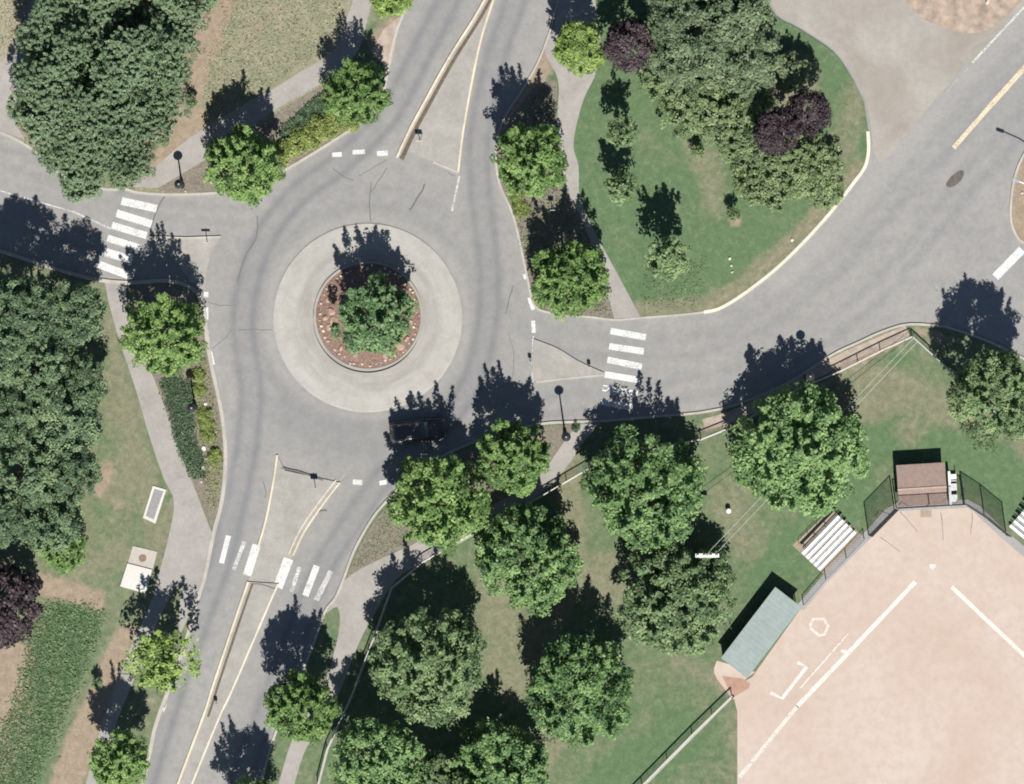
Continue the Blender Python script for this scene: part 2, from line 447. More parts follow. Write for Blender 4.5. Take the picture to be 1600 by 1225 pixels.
eout = smooth_line([(760, 590), (810, 630), (900, 630), (1000, 620), (1100, 602), (1200, 570), (1320, 500), (1420, 400), (1500, 300), (1600, 190), (1700, 80)])
ein = smooth_line([(1700, 0), (1600, 80), (1480, 215), (1390, 315), (1300, 415), (1200, 490), (1110, 535), (1000, 545), (900, 535), (820, 500), (780, 440)])
bands = [(nin, 15, 7, 0.75), (nin, -15, 7, 0.8), (nin, 0, 24, 0.30), (sin_, 14, 7, 0.7), (sin_, -14, 7, 0.7), (sin_, 0, 22, 0.32),
         (wout, 12, 7, 0.22), (wout, -12, 7, 0.22), (eout, 14, 9, 0.33), (eout, -14, 9, 0.28), (ein, 14, 9, 0.22), (ein, -14, 9, 0.28), (win, 12, 7, .2), (win, -12, 7, .2),
         (circ(CX, CY, 176, 0, 360, 48), 0, 11, 0.30), (circ(CX, CY, 205, 0, 360, 48), 0, 11, 0.15), (circ(CX, CY, 190, 40, 130, 24), 0, 40, 0.35)]
lights = [(smooth_line([(1600, 10), (1500, 130), (1400, 240), (1310, 350), (1220, 440)]), 22, 0.35), (circ(CX, CY, 156, 0, 360, 40), 5, 0.25),
          (smooth_line([(1180, 560), (1300, 500), (1400, 440), (1480, 400)]), 8, 0.2), (smooth_line([(348, 840), (352, 700), (340, 600), (330, 480)]), 6, 0.2)]
x0, x1, y0, y1, st = -110, 1710, -110, 1335, 4.5
gx = np.arange(x0, x1 + st, st); gy = np.arange(y0, y1 + st, st)
GX, GY = np.meshgrid(gx, gy)
wear = np.zeros(GX.shape); light = np.zeros(GX.shape)
for line, o_, w, s_ in bands:
    d = seg_dist(GX, GY, off(line[::2] + [line[-1]], o_) if o_ else line[::2] + [line[-1]])
    wear = np.maximum(wear, s_ * np.exp(-(d / w) ** 2)) + 0.35 * np.minimum(wear, s_ * np.exp(-(d / w) ** 2))
for line, w, s_ in lights:
    light = np.maximum(light, s_ * np.exp(-(seg_dist(GX, GY, line) / w) ** 2))
ny, nx = GX.shape
verts = np.stack([(GX.ravel() - 800) * S, (612.5 - GY.ravel()) * S, np.zeros(GX.size)], 1)
idx = np.arange(GX.size).reshape(ny, nx)
faces = np.stack([idx[1:, :-1].ravel(), idx[1:, 1:].ravel(), idx[:-1, 1:].ravel(), idx[:-1, :-1].ravel()], 1)
me = mesh_np('road', verts, faces)
set_color(me, 'wear', np.stack([np.clip(wear, 0, 1).ravel(), np.clip(light, 0, 1).ravel(), np.zeros(GX.size)], 1))
road = link('road', me, M['asphalt']); road['kind'] = 'structure'

# ground to the horizon
def ground():
    bm = bmesh.new(); R = 3000
    vs = [bm.verts.new(p) for p in ((-R, -R, -0.08), (R, -R, -0.08), (R, R, -0.08), (-R, R, -0.08))]
    bm.faces.new(vs); o = obj('ground', bm, M['land']); o['kind'] = 'structure'
ground()

# ------------------------------------------------------------------ raised land
DRY, DIRT, STRAW = 0, 1, 2
def land(name, poly, base, blobs, step=9.0, z=0.10):
    xs = np.array([p[0] for p in poly]); ys = np.array([p[1] for p in poly])
    gx, gy = np.meshgrid(np.arange(xs.min(), xs.max(), step), np.arange(ys.min(), ys.max(), step))
    gx = gx.ravel() + RNG.uniform(-2, 2, gx.size); gy = gy.ravel() + RNG.uniform(-2, 2, gy.size)
    ok = in_poly(gx, gy, poly) & (seg_dist(gx, gy, list(poly) + [poly[0]]) > 3)
    pts = [Vector(p) for p in poly] + [Vector((a, b)) for a, b in zip(gx[ok], gy[ok])]
    n = len(poly)
    ed = [(i, (i + 1) % n) for i in range(n)]
    v, e, f, *_ = delaunay_2d_cdt(pts, ed, [], 1, 1e-4)
    px = np.array([(q.x, q.y) for q in v])
    verts = np.stack([(px[:, 0] - 800) * S, (612.5 - px[:, 1]) * S, np.full(len(px), z)], 1)
    tri = np.array([t for t in f if len(t) == 3])
    a, b, c = verts[tri[:, 0]], verts[tri[:, 1]], verts[tri[:, 2]]
    nz = (b[:, 0] - a[:, 0]) * (c[:, 1] - a[:, 1]) - (b[:, 1] - a[:, 1]) * (c[:, 0] - a[:, 0])
    tri[nz < 0] = tri[nz < 0][:, ::-1]
    # side skirt
    nv = len(verts)
    ring = np.array([[(p[0] - 800) * S, (612.5 - p[1]) * S] for p in poly])
    sk = np.concatenate([np.column_stack([ring, np.full(n, z)]), np.column_stack([ring, np.full(n, -0.05)])])
    st_ = []
    for i in range(n):
        j = (i + 1) % n
        st_ += [(nv + i, nv + j, nv + n + j), (nv + i, nv + n + j, nv + n + i)]
    verts = np.concatenate([verts, sk]); tri = np.concatenate([tri, np.array(st_)])
    allpx = np.concatenate([px, np.array(poly, float), np.array(poly, float)])
    cov = np.tile(np.array(base, float), (len(allpx), 1))
    X, Y = allpx[:, 0], allpx[:, 1]
    for ch, line, w, s_ in blobs:
        line = list(line)
        if len(line) == 1: line = line + [(line[0][0] + 0.1, line[0][1])]
        g = np.exp(-(seg_dist(X, Y, line) / w) ** 4) if w > 0 else 0
        cov[:, ch] = cov[:, ch] * (1 - g) + s_ * g if s_ < 0.05 else np.maximum(cov[:, ch], s_ * g)
    me = mesh_np(name, verts, tri)
    set_color(me, 'cover', np.clip(cov, 0, 1))
    o = link(name, me, M['land']); o['kind'] = 'structure'
    return o

kA = smooth_line([(-110, 165), (0, 208), (30, 222), (62, 243), (85, 266), (120, 287), (165, 297), (195, 297), (215, 302), (260, 305), (335, 303), (395, 291), (440, 270), (490, 241), (545, 206), (580, 180), (598, 156), (605, 120), (613, 80), (622, 45), (635, 8), (660, -110)], 4)
polyA = kA + [(400, -112), (150, -111), (-110, -110)]
kB = smooth_line([(895, -110), (868, 10), (856, 55), (838, 100), (815, 140), (790, 178), (776, 215), (774, 255), (781, 292), (800, 335), (813, 388), (824, 440), (834, 478), (860, 490), (925, 497), (962, 501), (1000, 498), (1100, 489), (1140, 475), (1200, 432), (1250, 386), (1300, 331), (1335, 286), (1352, 262), (1358, 236), (1357, 205)], 4)
polyB = kB + smooth_line([(1350, 160), (1333, 125), (1303, 82), (1250, 46), (1203, 10), (1186, -111)], 4)
kC = smooth_line([(1710, 615), (1600, 562), (1545, 535), (1485, 514), (1470, 511), (1420, 508), (1380, 519), (1340, 537), (1300, 556), (1230, 600), (1155, 632), (1100, 645), (1050, 650), (1000, 654), (940, 659), (880, 661), (850, 663), (800, 672), (740, 692), (690, 715), (645, 745), (604, 785), (580, 815), (555, 860), (538, 905), (525, 935), (508, 958), (490, 1010), (462, 1075), (432, 1145), (418, 1190), (405, 1240), (380, 1335)], 4)
polyC = kC + [(900, 1336), (1400, 1335), (1711, 1336)]
kD = smooth_line([(-110, 372), (0, 394), (60, 413), (140, 436), (200, 443), (260, 440), (300, 452), (317, 480), (321, 520), (328, 565), (337, 605), (346, 650), (351, 700), (350, 745), (344, 790), (333, 832), (319, 900), (305, 945), (290, 1000), (265, 1070), (243, 1130), (232, 1180), (222, 1225), (195, 1335)], 4)
polyD = kD + [(50, 1336), (-110, 1335), (-111, 800)]
kE = smooth_line([(1711, 130), (1650, 175), (1605, 235), (1586, 280), (1580, 335), (1588, 366), (1604, 380), (1660, 400), (1710, 420)], 4)
polyE = kE

land('lawn_northwest', polyA, (0.35, 0.0, 0.42),
     [(STRAW, [(-60, -110), (40, -20), (15, 60)], 60, 0.9), (STRAW, [(100, 250), (200, 60), (230, -100)], 70, 0.0), (STRAW, [(350, 300), (470, 230), (560, 160), (620, 30)], 34, 0.0),
      (DIRT, [(345, -110), (335, 0), (300, 90), (275, 180), (235, 240)], 34, 0.95), (DIRT, [(300, 190), (260, 250)], 26, 0.9), (DIRT, [(590, 65), (620, 40)], 22, 0.55),
      (DRY, [(440, 150), (520, 80), (530, 0)], 20, 0.6), (DIRT, [(30, 205), (60, 235)], 14, 0.9), (DIRT, [(340, 290), (580, 165)], 12, 0.5), (DIRT, [(430, 10), (390, 60)], 14, 0.35)])
land('lawn_northeast', polyB, (0.12, 0.0, 0.0),
     [(DIRT, [(850, 90), (800, 190), (800, 300), (840, 460)], 22, 0.75), (DRY, [(1000, 485), (1100, 478), (1150, 455), (1250, 370), (1345, 262)], 16, 0.85), (DIRT, [(1110, 480), (1180, 435), (1340, 265)], 7, 0.35),
      (DRY, [(1110, 250), (1120, 320)], 26, 0.5), (DIRT, [(1148, 345)], 12, 0.7), (DRY, [(1330, 200), (1320, 130)], 16, 0.35), (DRY, [(1040, 250), (1000, 200)], 18, 0.3), (DIRT, [(1100, 60), (1200, 200), (1240, 120)], 50, 0.4), (DRY, [(1300, 290), (1340, 150)], 26, 0.5), (DRY, [(1075, 228), (1090, 260)], 14, 0.5)])
land('lawn_southeast', polyC, (0.30, 0.0, 0.0),
     [(DRY, [(1330, 590), (1480, 650), (1600, 700)], 50, 0.62), (DRY, [(1000, 900), (780, 900), (790, 1030)], 50, 0.62), (DRY, [(880, 700), (900, 900), (800, 1080)], 26, 0.7), (DRY, [(1140, 780), (1180, 860)], 40, 0.55),
      (DRY, [(1290, 640), (1400, 640)], 40, 0.6), (DRY, [(1060, 1030), (1130, 1070)], 18, 0.55), (DRY, [(850, 1190), (880, 1140)], 20, 0.7), (DIRT, [(850, 1155)], 14, 0.4), (DIRT, [(1515, 655), (1540, 670)], 14, 0.42),
      (DIRT, [(1300, 575), (1400, 528)], 14, 0.75), (DIRT, [(1440, 518), (1470, 530)], 10, 0.5), (DRY, [(1090, 1090), (1000, 1225)], 60, 0.16), (DRY, [(1150, 1080), (1150, 1225)], 18, 0.5), (DIRT, [(1125, 1045), (1140, 1075)], 14, 0.55),
      (DRY, [(1060, 1150), (960, 1225)], 40, 0.02), (DRY, [(1340, 690), (1330, 770), (1230, 870), (1200, 900)], 34, 0.02), (DRY, [(1400, 690), (1550, 720), (1580, 770)], 40, 0.02), (DRY, [(1420, 670)], 30, 0.5),
      (DIRT, [(700, 860), (620, 880), (640, 800)], 20, 0.2), (DIRT, [(1105, 670), (1290, 600)], 8, 0.6)])
land('lawn_southwest', polyD, (0.42, 0.0, 0.0),
     [(DRY, [(120, 970), (60, 1110), (20, 1230)], 40, 0.03), (DRY, [(175, 600), (205, 700), (190, 780)], 34, 0.62), (DIRT, [(170, 730), (155, 770)], 12, 0.62), (DIRT, [(185, 790)], 12, 0.5), (DIRT, [(60, 912), (150, 935)], 18, 0.75), (DIRT, [(-60, 1040), (20, 1040), (20, 1110), (-20, 1200)], 40, 0.85),
      (DIRT, [(198, 1000), (175, 1060), (128, 1160), (98, 1240)], 26, 0.9), (DRY, [(110, 890), (190, 870)], 30, 0.6), (DRY, [(245, 780), (190, 560)], 10, 0.6), (DRY, [(265, 790), (248, 860), (205, 700), (170, 500)], 9, 0.8), (DRY, [(200, 840), (180, 960)], 30, 0.06), (DIRT, [(240, 560), (300, 780)], 26, 0.3)])
land('verge_east', polyE, (0.5, 0.9, 0.0), [])

def kerb(name, line, w=0.17, m='kerb', z=0.135):
    ribbon(name, line, w, z, M[m], 0.19)
def part_of(line, a, b): return [p for p in line if a(p) and b(p)]
kerb('kerb_northwest', off(kA, -1.2), 0.22)
iB = min(range(len(kB)), key=lambda i: abs(kB[i][0] - 1095) + abs(kB[i][1] - 490))
kerb('kerb_northeast', off(kB[:iB + 1], -1.2))
kerb('kerb_painted', off(kB[iB:], -1.2), 0.27, 'kerb_white')
iC = min(range(len(kC)), key=lambda i: abs(kC[i][0] - 1040) + abs(kC[i][1] - 650))
kerb('kerb_east_road', off(kC[:iC + 1], 1.2), 0.2, 'kerb')
kerb('kerb_southeast', off(kC[iC:], 1.2), 0.22)
kerb('kerb_southwest', off(kD, -1.2), 0.32)
kerb('kerb_east_verge', off(kE, 1.2), 0.2)

# sidewalks and beds, sheets on the land
Z1, Z2, Z3, Z4 = 0.104, 0.108, 0.112, 0.116
sheet('sidewalk_northwest', smooth_line([(200, 292), (245, 258), (300, 213), (370, 170), (425, 140), (470, 112), (500, 95), (528, 70), (541, 30), (552, 0), (585, -112)], 4) + smooth_line([(622, -112), (583, 0), (574, 32), (560, 78), (530, 112), (500, 132), (430, 172), (330, 243), (247, 294)], 4), Z2, M['walk'])
sheet('mulch_bed_northwest', [(247, 295), (330, 245), (380, 214), (430, 178), (470, 152), (505, 133), (545, 108), (590, 110), (600, 150), (575, 178), (490, 238), (440, 266), (395, 287), (335, 299), (262, 301)], Z1, M['mulch'])
sheet('gravel_patch', [(580, 82), (600, 45), (625, 26), (618, 70), (607, 118), (598, 100)], Z2, M['brown_dirt'])
sheet('side_path', [(-112, 155), (-112, 100), (-20, 105), (5, 95), (20, 72), (45, 18), (75, -112), (128, -112), (75, 30), (45, 110), (22, 170), (24, 195), (40, 218), (20, 212), (0, 204)], Z1, M['walk'])
sheet('sidewalk_northeast', smooth_line([(880, -112), (868, 30), (850, 75), (872, 125), (871, 180), (876, 235), (884, 290), (905, 335), (925, 385), (943, 440), (960, 498)], 4) + smooth_line([(1001, 496), (966, 430), (936, 375), (907, 312), (904, 260), (896, 230), (902, 190), (914, 150), (932, 112), (938, 60), (930, 0), (925, -112)], 4), Z2, M['walk'])
sheet('mulch_bed_northeast', [(775, 225), (800, 180), (840, 130), (870, 125), (870, 180), (875, 235), (883, 290), (905, 337), (925, 387), (942, 440), (959, 497), (925, 494), (860, 487), (836, 475), (826, 440), (815, 388), (802, 335), (783, 292), (777, 255)], Z1, M['mulch'])
sheet('sidewalk_southeast', smooth_line([(938, 661), (912, 690), (885, 730), (850, 768), (780, 812), (720, 848), (640, 890), (612, 915), (588, 955), (562, 1002), (532, 1078), (500, 1140), (478, 1170), (460, 1225), (430, 1334)], 4) + smooth_line([(400, 1334), (435, 1225), (455, 1160), (485, 1105), (505, 1075), (522, 1020), (531, 975), (527, 948), (509, 958), (526, 934), (540, 905), (580, 880), (640, 853), (700, 822), (745, 800), (820, 762), (850, 735), (880, 692), (902, 663)], 3), Z2, M['walk'])
sheet('mulch_bed_southeast', [(541, 903), (558, 862), (583, 818), (607, 788), (648, 748), (692, 718), (742, 695), (800, 676), (850, 666), (902, 663), (879, 692), (849, 735), (819, 761), (744, 799), (699, 821), (639, 852), (579, 879)], Z1, M['mulch'])
sheet('sidewalk_southwest', smooth_line([(163, 438), (172, 480), (186, 530), (212, 608), (233, 680), (255, 745), (272, 785), (262, 845), (250, 890), (238, 935), (205, 1010), (185, 1060), (160, 1130), (134, 1225), (105, 1334)], 4) + smooth_line([(128, 1334), (154, 1225), (182, 1130), (207, 1068), (228, 1010), (262, 940)], 3) + [(275, 915), (283, 912), (278, 1000), (303, 945), (317, 900), (331, 832)] + smooth_line([(331, 832), (303, 760), (282, 708), (262, 650), (240, 590), (218, 545), (200, 500), (198, 443)], 4), Z2, M['walk'])
sheet('planting_bed_southwest', [(246, 602), (262, 645), (283, 705), (304, 758), (331, 826), (343, 788), (348, 742), (349, 700), (344, 650), (335, 605), (326, 565), (319, 520), (315, 482), (298, 456), (258, 444), (205, 446), (203, 500), (220, 545)], Z1, M['mulch'])

ribbon('kerbside_dirt', smooth_line([(1100, 664), (1155, 646), (1232, 606), (1302, 568), (1340, 550), (1380, 533), (1418, 517)], 4), 1.0, Z1, M['brown_dirt'])
# gravel lot and bare earth top right
sheet('gravel_lot', smooth_line([(1190, -108), (1206, 8), (1252, 43), (1306, 80), (1336, 123), (1353, 160), (1362, 205), (1366, 240), (1385, 250), (1450, 168), (1520, 92), (1600, 12), (1700, -100)], 3), 0.004, M['gravel'])
sheet('bare_earth', smooth_line([(1395, -105), (1412, -10), (1438, 26), (1480, 44), (1525, 52), (1560, 36), (1605, -8), (1690, -105)], 4), 0.008, M['orange_dirt'])

# infield
inf = [(1400, 797), (1515, 791), (1536, 808), (1600, 862), (1711, 955), (1711, 1334), (1152, 1334), (1152, 1112), (1146, 1088), (1160, 1066), (1175, 1058), (1250, 952), (1290, 905), (1360, 833)]
sheet('ball_field_infield', inf, Z1, M['sand'])
sheet('infield_apron', smooth_line([(1120, 1032), (1116, 1052), (1135, 1080), (1147, 1092), (1160, 1066), (1180, 1050)], 3), Z2, M['sand'])
sheet('damp_earth', [(1128, 1056), (1160, 1060), (1172, 1068), (1170, 1075), (1148, 1088), (1140, 1080)], Z3, simple('damp_earth', (0.30, 0.185, 0.14), 0.95, 0.15, 2))
ribbon('mow_strip', [(1250, 950), (1262, 936), (1290, 903), (1322, 870), (1357, 835), (1387, 801), (1402, 792), (1512, 787), (1527, 796), (1560, 828), (1600, 862), (1710, 955)], 0.72, Z3, M['mow'])
bm = bmesh.new()
ribbon_bm(bm, [(1430, 909), (1328, 1017), (1245, 1104)], 0.37, Z4)
ribbon_bm(bm, [(1487, 917), (1545, 972), (1605, 1028), (1711, 1130)], 0.34, Z4)
ribbon_bm(bm, [(1314, 1016), (1327, 1020)], 0.3, Z4 + .002)
ribbon_bm(bm, [(1246, 1035), (1260, 1042), (1222, 1091), (1204, 1082)], 0.30, Z4)
o = obj('chalk_lines', bm, M['chalk']); o['kind'] = 'structure'
bm = bmesh.new()
ribbon_bm(bm, [(1246, 1103), (1155, 1214)], 0.34, Z4)
ribbon_bm(bm, [(1325, 990), (1250, 1075)], 0.16, Z4 + .004)
ribbon_bm(bm, [(1265, 979), (1270, 967), (1287, 967), (1294, 978), (1288, 991), (1280, 993), (1266, 981)], 0.25, Z4)
o = obj('worn_chalk_lines', bm, M['chalk_worn']); o['kind'] = 'structure'
sheet('home_plate', [(1452, 881), (1462, 881), (1462, 886), (1457, 891), (1452, 886)], Z4, M['white_slab'])
sheet('ground_patch', [(1438, 797), (1455, 797), (1455, 808), (1438, 808)], Z2, M['tanpad'])
sheet('bleacher_pad', [(1238, 852), (1300, 795), (1347, 837), (1292, 902)], Z2, M['tanpad'])

# ------------------------------------------------------------------ roundabout centre
def apron():
    bm = bmesh.new()
    lathe(bm, [(8.12, -0.02), (8.12, 0.06), (8.05, 0.085), (7.75, 0.095), (6.2, 0.14), (4.72, 0.18)], 96)
    o = obj('truck_apron', bm, M['apron']); o.location = V3((CX, CY)); o['kind'] = 'structure'
    bm = bmesh.new()
    lathe(bm, [(4.72, 0.1), (4.72, 0.30), (4.68, 0.33), (4.55, 0.33), (4.5, 0.30), (4.5, 0.1)], 96)
    o = obj('island_kerb', bm, M['apron']); o.location = V3((CX + 1, CY - 3)); o['kind'] = 'structure'
    bm = bmesh.new()
    lathe(bm, [(4.52, 0.27), (3.6, 0.42), (2.4, 0.6), (1.2, 0.7), (0, 0.72)], 48)
    for v in bm.verts:
        v.co.z += random.uniform(-0.03, 0.03)
    o = obj('island_mound', bm, M['red_mulch'], smooth=True); o.location = V3((CX + 1, CY - 3)); o['kind'] = 'structure'
apron()

# splitter islands: raised concrete with painted kerbs
def median(name, poly, z=0.12):
    sheet(name, poly, z, M['median'], depth=0.15)
nL = smooth_line([(805, -110), (757, 0), (702, 90), (662, 162), (640, 203), (620, 246)], 6)
nR = smooth_line([(716, 269), (723, 210), (737, 130), (752, 60), (771, 0), (808, -110)], 6)
median('splitter_north', nL + [(640, 237), (680, 254)] + nR[:-1])
ribbon('kerb_yellow_north', nL, 0.2, 0.15, M['kerb_yellow'], 0.17)
ribbon('kerb_cream_north', nR, 0.17, 0.15, M['kerb_yellow'], 0.17)
ribbon('kerb_tip_north', [(676, 253), (714, 269)], 0.2, 0.146, M['kerb'], 0.16)
ribbon('soil_seam', [(x + 7.5, y + 3) for x, y in nL[2:]], lambda t: 0.26 + 0.12 * t, 0.124, M['seam'])
sL = smooth_line([(433, 711), (428, 748), (416, 810), (404, 853)], 6)
sR = smooth_line([(458, 868), (476, 830), (507, 785), (531, 754)], 6)
median('splitter_south', sL + sR + [(490, 745), (445, 735)])
ribbon('kerb_yellow_south', sL, 0.17, 0.15, M['kerb_yellow'], 0.17)
ribbon('kerb_yellow_south_entry', sR, 0.14, 0.15, M['kerb_yellow'], 0.17)
ribbon('kerb_yellow_south_inner', off(sR, -7), 0.09, 0.126, M['kerb_yellow'])
mL = smooth_line([(388, 909), (372, 955), (335, 1065), (318, 1118), (278, 1225), (242, 1330)], 5)
mR = smooth_line([(435, 912), (418, 950), (362, 1080), (343, 1120), (300, 1225), (258, 1332)], 5)
median('median_south', mL + mR[::-1])
ribbon('kerb_yellow_median', mL, 0.19, 0.15, M['kerb_yellow'], 0.17)
ribbon('kerb_cream_median', mR, 0.15, 0.15, M['kerb_white'], 0.17)
ribbon('soil_seam_south', [(x + 7, y + 2) for x, y in mL[:16]], 0.2, 0.124, M['seam'])
sheet('median_crossing', [(404, 853), (458, 868), (436, 911), (388, 908)], 0.006, M['median'])
wS = smooth_line([(236, 371), (290, 373), (343, 371)], 4) + smooth_line([(330, 395), (323, 425), (320, 452), (300, 440), (265, 400)], 4)
median('splitter_west', wS)
ribbon('kerb_west', [(234, 370), (290, 372), (345, 370)], 0.16, 0.14, M['kerb'], 0.16)
eS = smooth_line([(834, 531), (870, 545), (905, 566), (943, 583)], 5) + smooth_line([(940, 589), (890, 591), (838, 597), (832, 562)], 5)
median('splitter_east', eS)
ribbon('kerb_east', smooth_line([(943, 586), (890, 591), (838, 597)], 5), 0.16, 0.14, M['kerb'], 0.16)
ribbon('kerb_east_upper', smooth_line([(834, 531), (870, 545), (905, 566), (943, 583)], 5), 0.12, 0.14, M['median'], 0.16)

# ------------------------------------------------------------------ road markings
def bars(name, quads, m):
    bm = bmesh.new()
    for a, b, w in quads:
        ribbon_bm(bm, [a, b], w * S, 0.012)
    o = obj(name, bm, M[m]); o['kind'] = 'structure'
bars('crosswalk_west', [((190, 314), (245, 326), 12), ((182, 333), (237, 350), 12), ((175, 352), (229, 368), 11), ((168, 372), (220, 388), 11), ((161, 393), (207, 406), 13), ((154, 413), (200, 430), 12)], 'white')
bars('crosswalk_east', [((952, 541), (1006, 549), 10), ((949, 562), (1003, 573), 10), ((945, 585), (1000, 594), 10), ((942, 606), (996, 616), 10), ((939, 627), (990, 637), 11), ((954, 517), (1009, 527), 10)], 'white')
bars('crosswalk_south', [((401, 851), (386, 899), 13), ((451, 873), (434, 918), 15), ((495, 884), (477, 931), 10), ((357, 837), (346, 880), 8)], 'white')
bars('crosswalk_south_worn', [((382, 846), (365, 890), 6), ((468, 886), (455, 925), 6), ((517, 892), (494, 938), 8)], 'white_worn')
bars('yield_line', [((322, 456), (322, 464), 7), ((322, 480), (322, 499), 7), ((323, 516), (325, 535), 5), ((328, 549), (333, 570), 6), ((820, 428), (822, 436), 6), ((827, 465), (833, 484), 6), ((833, 501), (834, 520), 6),
                    ((519, 242), (534, 241), 7), ((551, 238), (570, 237), 7), ((589, 240), (606, 239), 8), ((551, 753), (566, 754), 8), ((593, 755), (604, 753), 7)], 'white')
bars('road_edge_line', [((1519, 98), (1592, 20), 3.5), ((1592, 20), (1690, -80), 3.5)], 'white_worn')
bars('stop_line', [((1555, 433), (1597, 390), 13)], 'white')
bars('edge_line', [((0, 298), (115, 331), 2), ((115, 331), (175, 358), 2.5), ((833, 525), (832, 598), 2.5), ((718, 275), (706, 330), 3)], 'white_worn')
bars('edge_line_faint', [((1519, 98), (1480, 142), 2.5), ((531, 750), (551, 725), 3), ((255, 1105), (262, 1085), 5)], 'white_faint')
bars('centre_line', [((1490, 231), (1545, 168), 7), ((1545, 168), (1600, 107), 8), ((1600, 107), (1705, -10), 8)], 'yellow_line')
bars('worn_arrow', [((1455, 456), (1469, 455), 4), ((1463, 444), (1464, 455), 4)], 'white_faint')
bars('lane_dash', [((259, 1098), (254, 1112), 5), ((946, 604), (946, 609), 7)], 'white_worn')
sheet('road_patch', smooth_line([(1478, 288), (1486, 276), (1498, 267), (1506, 268), (1503, 280), (1492, 290), (1483, 293)], 4, True), 0.008, M['patch'])
def wob(line, amp, n=5):
    l = smooth_line(line, n)
    return [(p[0] + random.uniform(-amp, amp), p[1] + random.uniform(-amp, amp)) for p in l]
bm = bmesh.new()
for line, w in [([(580, 285), (577, 315), (579, 345)], .09), ([(664, 288), (655, 305), (640, 328)], .16), ([(402, 338), (400, 370), (382, 405), (371, 440)], .11), ([(660, 205), (657, 219)], .08), ([(604, 262), (580, 300)], .07),
                ([(325, 473), (345, 477), (370, 477)], .05), ([(332, 545), (350, 530), (362, 515)], .05), ([(802, 445), (795, 470), (790, 490)], .08), ([(232, 372), (245, 330), (257, 308)], .12), ([(520, 262), (535, 275), (552, 282)], .06),
                ([(697, 165), (702, 120), (706, 80)], .05), ([(411, 752), (415, 765), (414, 778)], .06), ([(494, 800), (510, 798)], .06), ([(396, 912), (412, 914), (432, 920)], .10), ([(440, 731), (470, 738), (505, 750)], .14), ([(1585, 483), (1600, 495), (1640, 515)], .10),
                ([(700, 270), (712, 275)], .05), ([(372, 516), (400, 515), (425, 515)], .05), ([(795, 520), (803, 560), (798, 600)], .05), ([(235, 372), (290, 375), (340, 372)], .08), ([(560, 275), (605, 250)], .05)]:
    ribbon_bm(bm, wob(line, 0.8), w, 0.009 if line[0][0] not in (396, 440, 660, 494) else 0.128)
o = obj('road_cracks', bm, M['crack']); o['kind'] = 'structure'

# ------------------------------------------------------------------ foliage meshes
def leaf_mesh(name, pos, nrm, size, tint, aspect=0.62):
    n = len(pos)
    nrm = nrm / (np.linalg.norm(nrm, axis=1, keepdims=True) + 1e-9)
    rv = RNG.normal(size=(n, 3)); u = np.cross(nrm, rv); u /= (np.linalg.norm(u, axis=1, keepdims=True) + 1e-9)
    w = np.cross(nrm, u)
    s = size[:, None]
    fold = nrm * s * 0.18
    v = np.stack([pos - u * s, pos - w * s * aspect + fold, pos + u * s * 1.1, pos + w * s * aspect + fold], 1).reshape(-1, 3)
    f = np.arange(4 * n).reshape(n, 4)
    me = mesh_np(name, v, f)
    a = me.attributes.new('tint', 'FLOAT', 'FACE'); a.data.foreach_set('value', np.clip(tint, 0, 1).astype(np.float32))
    return me

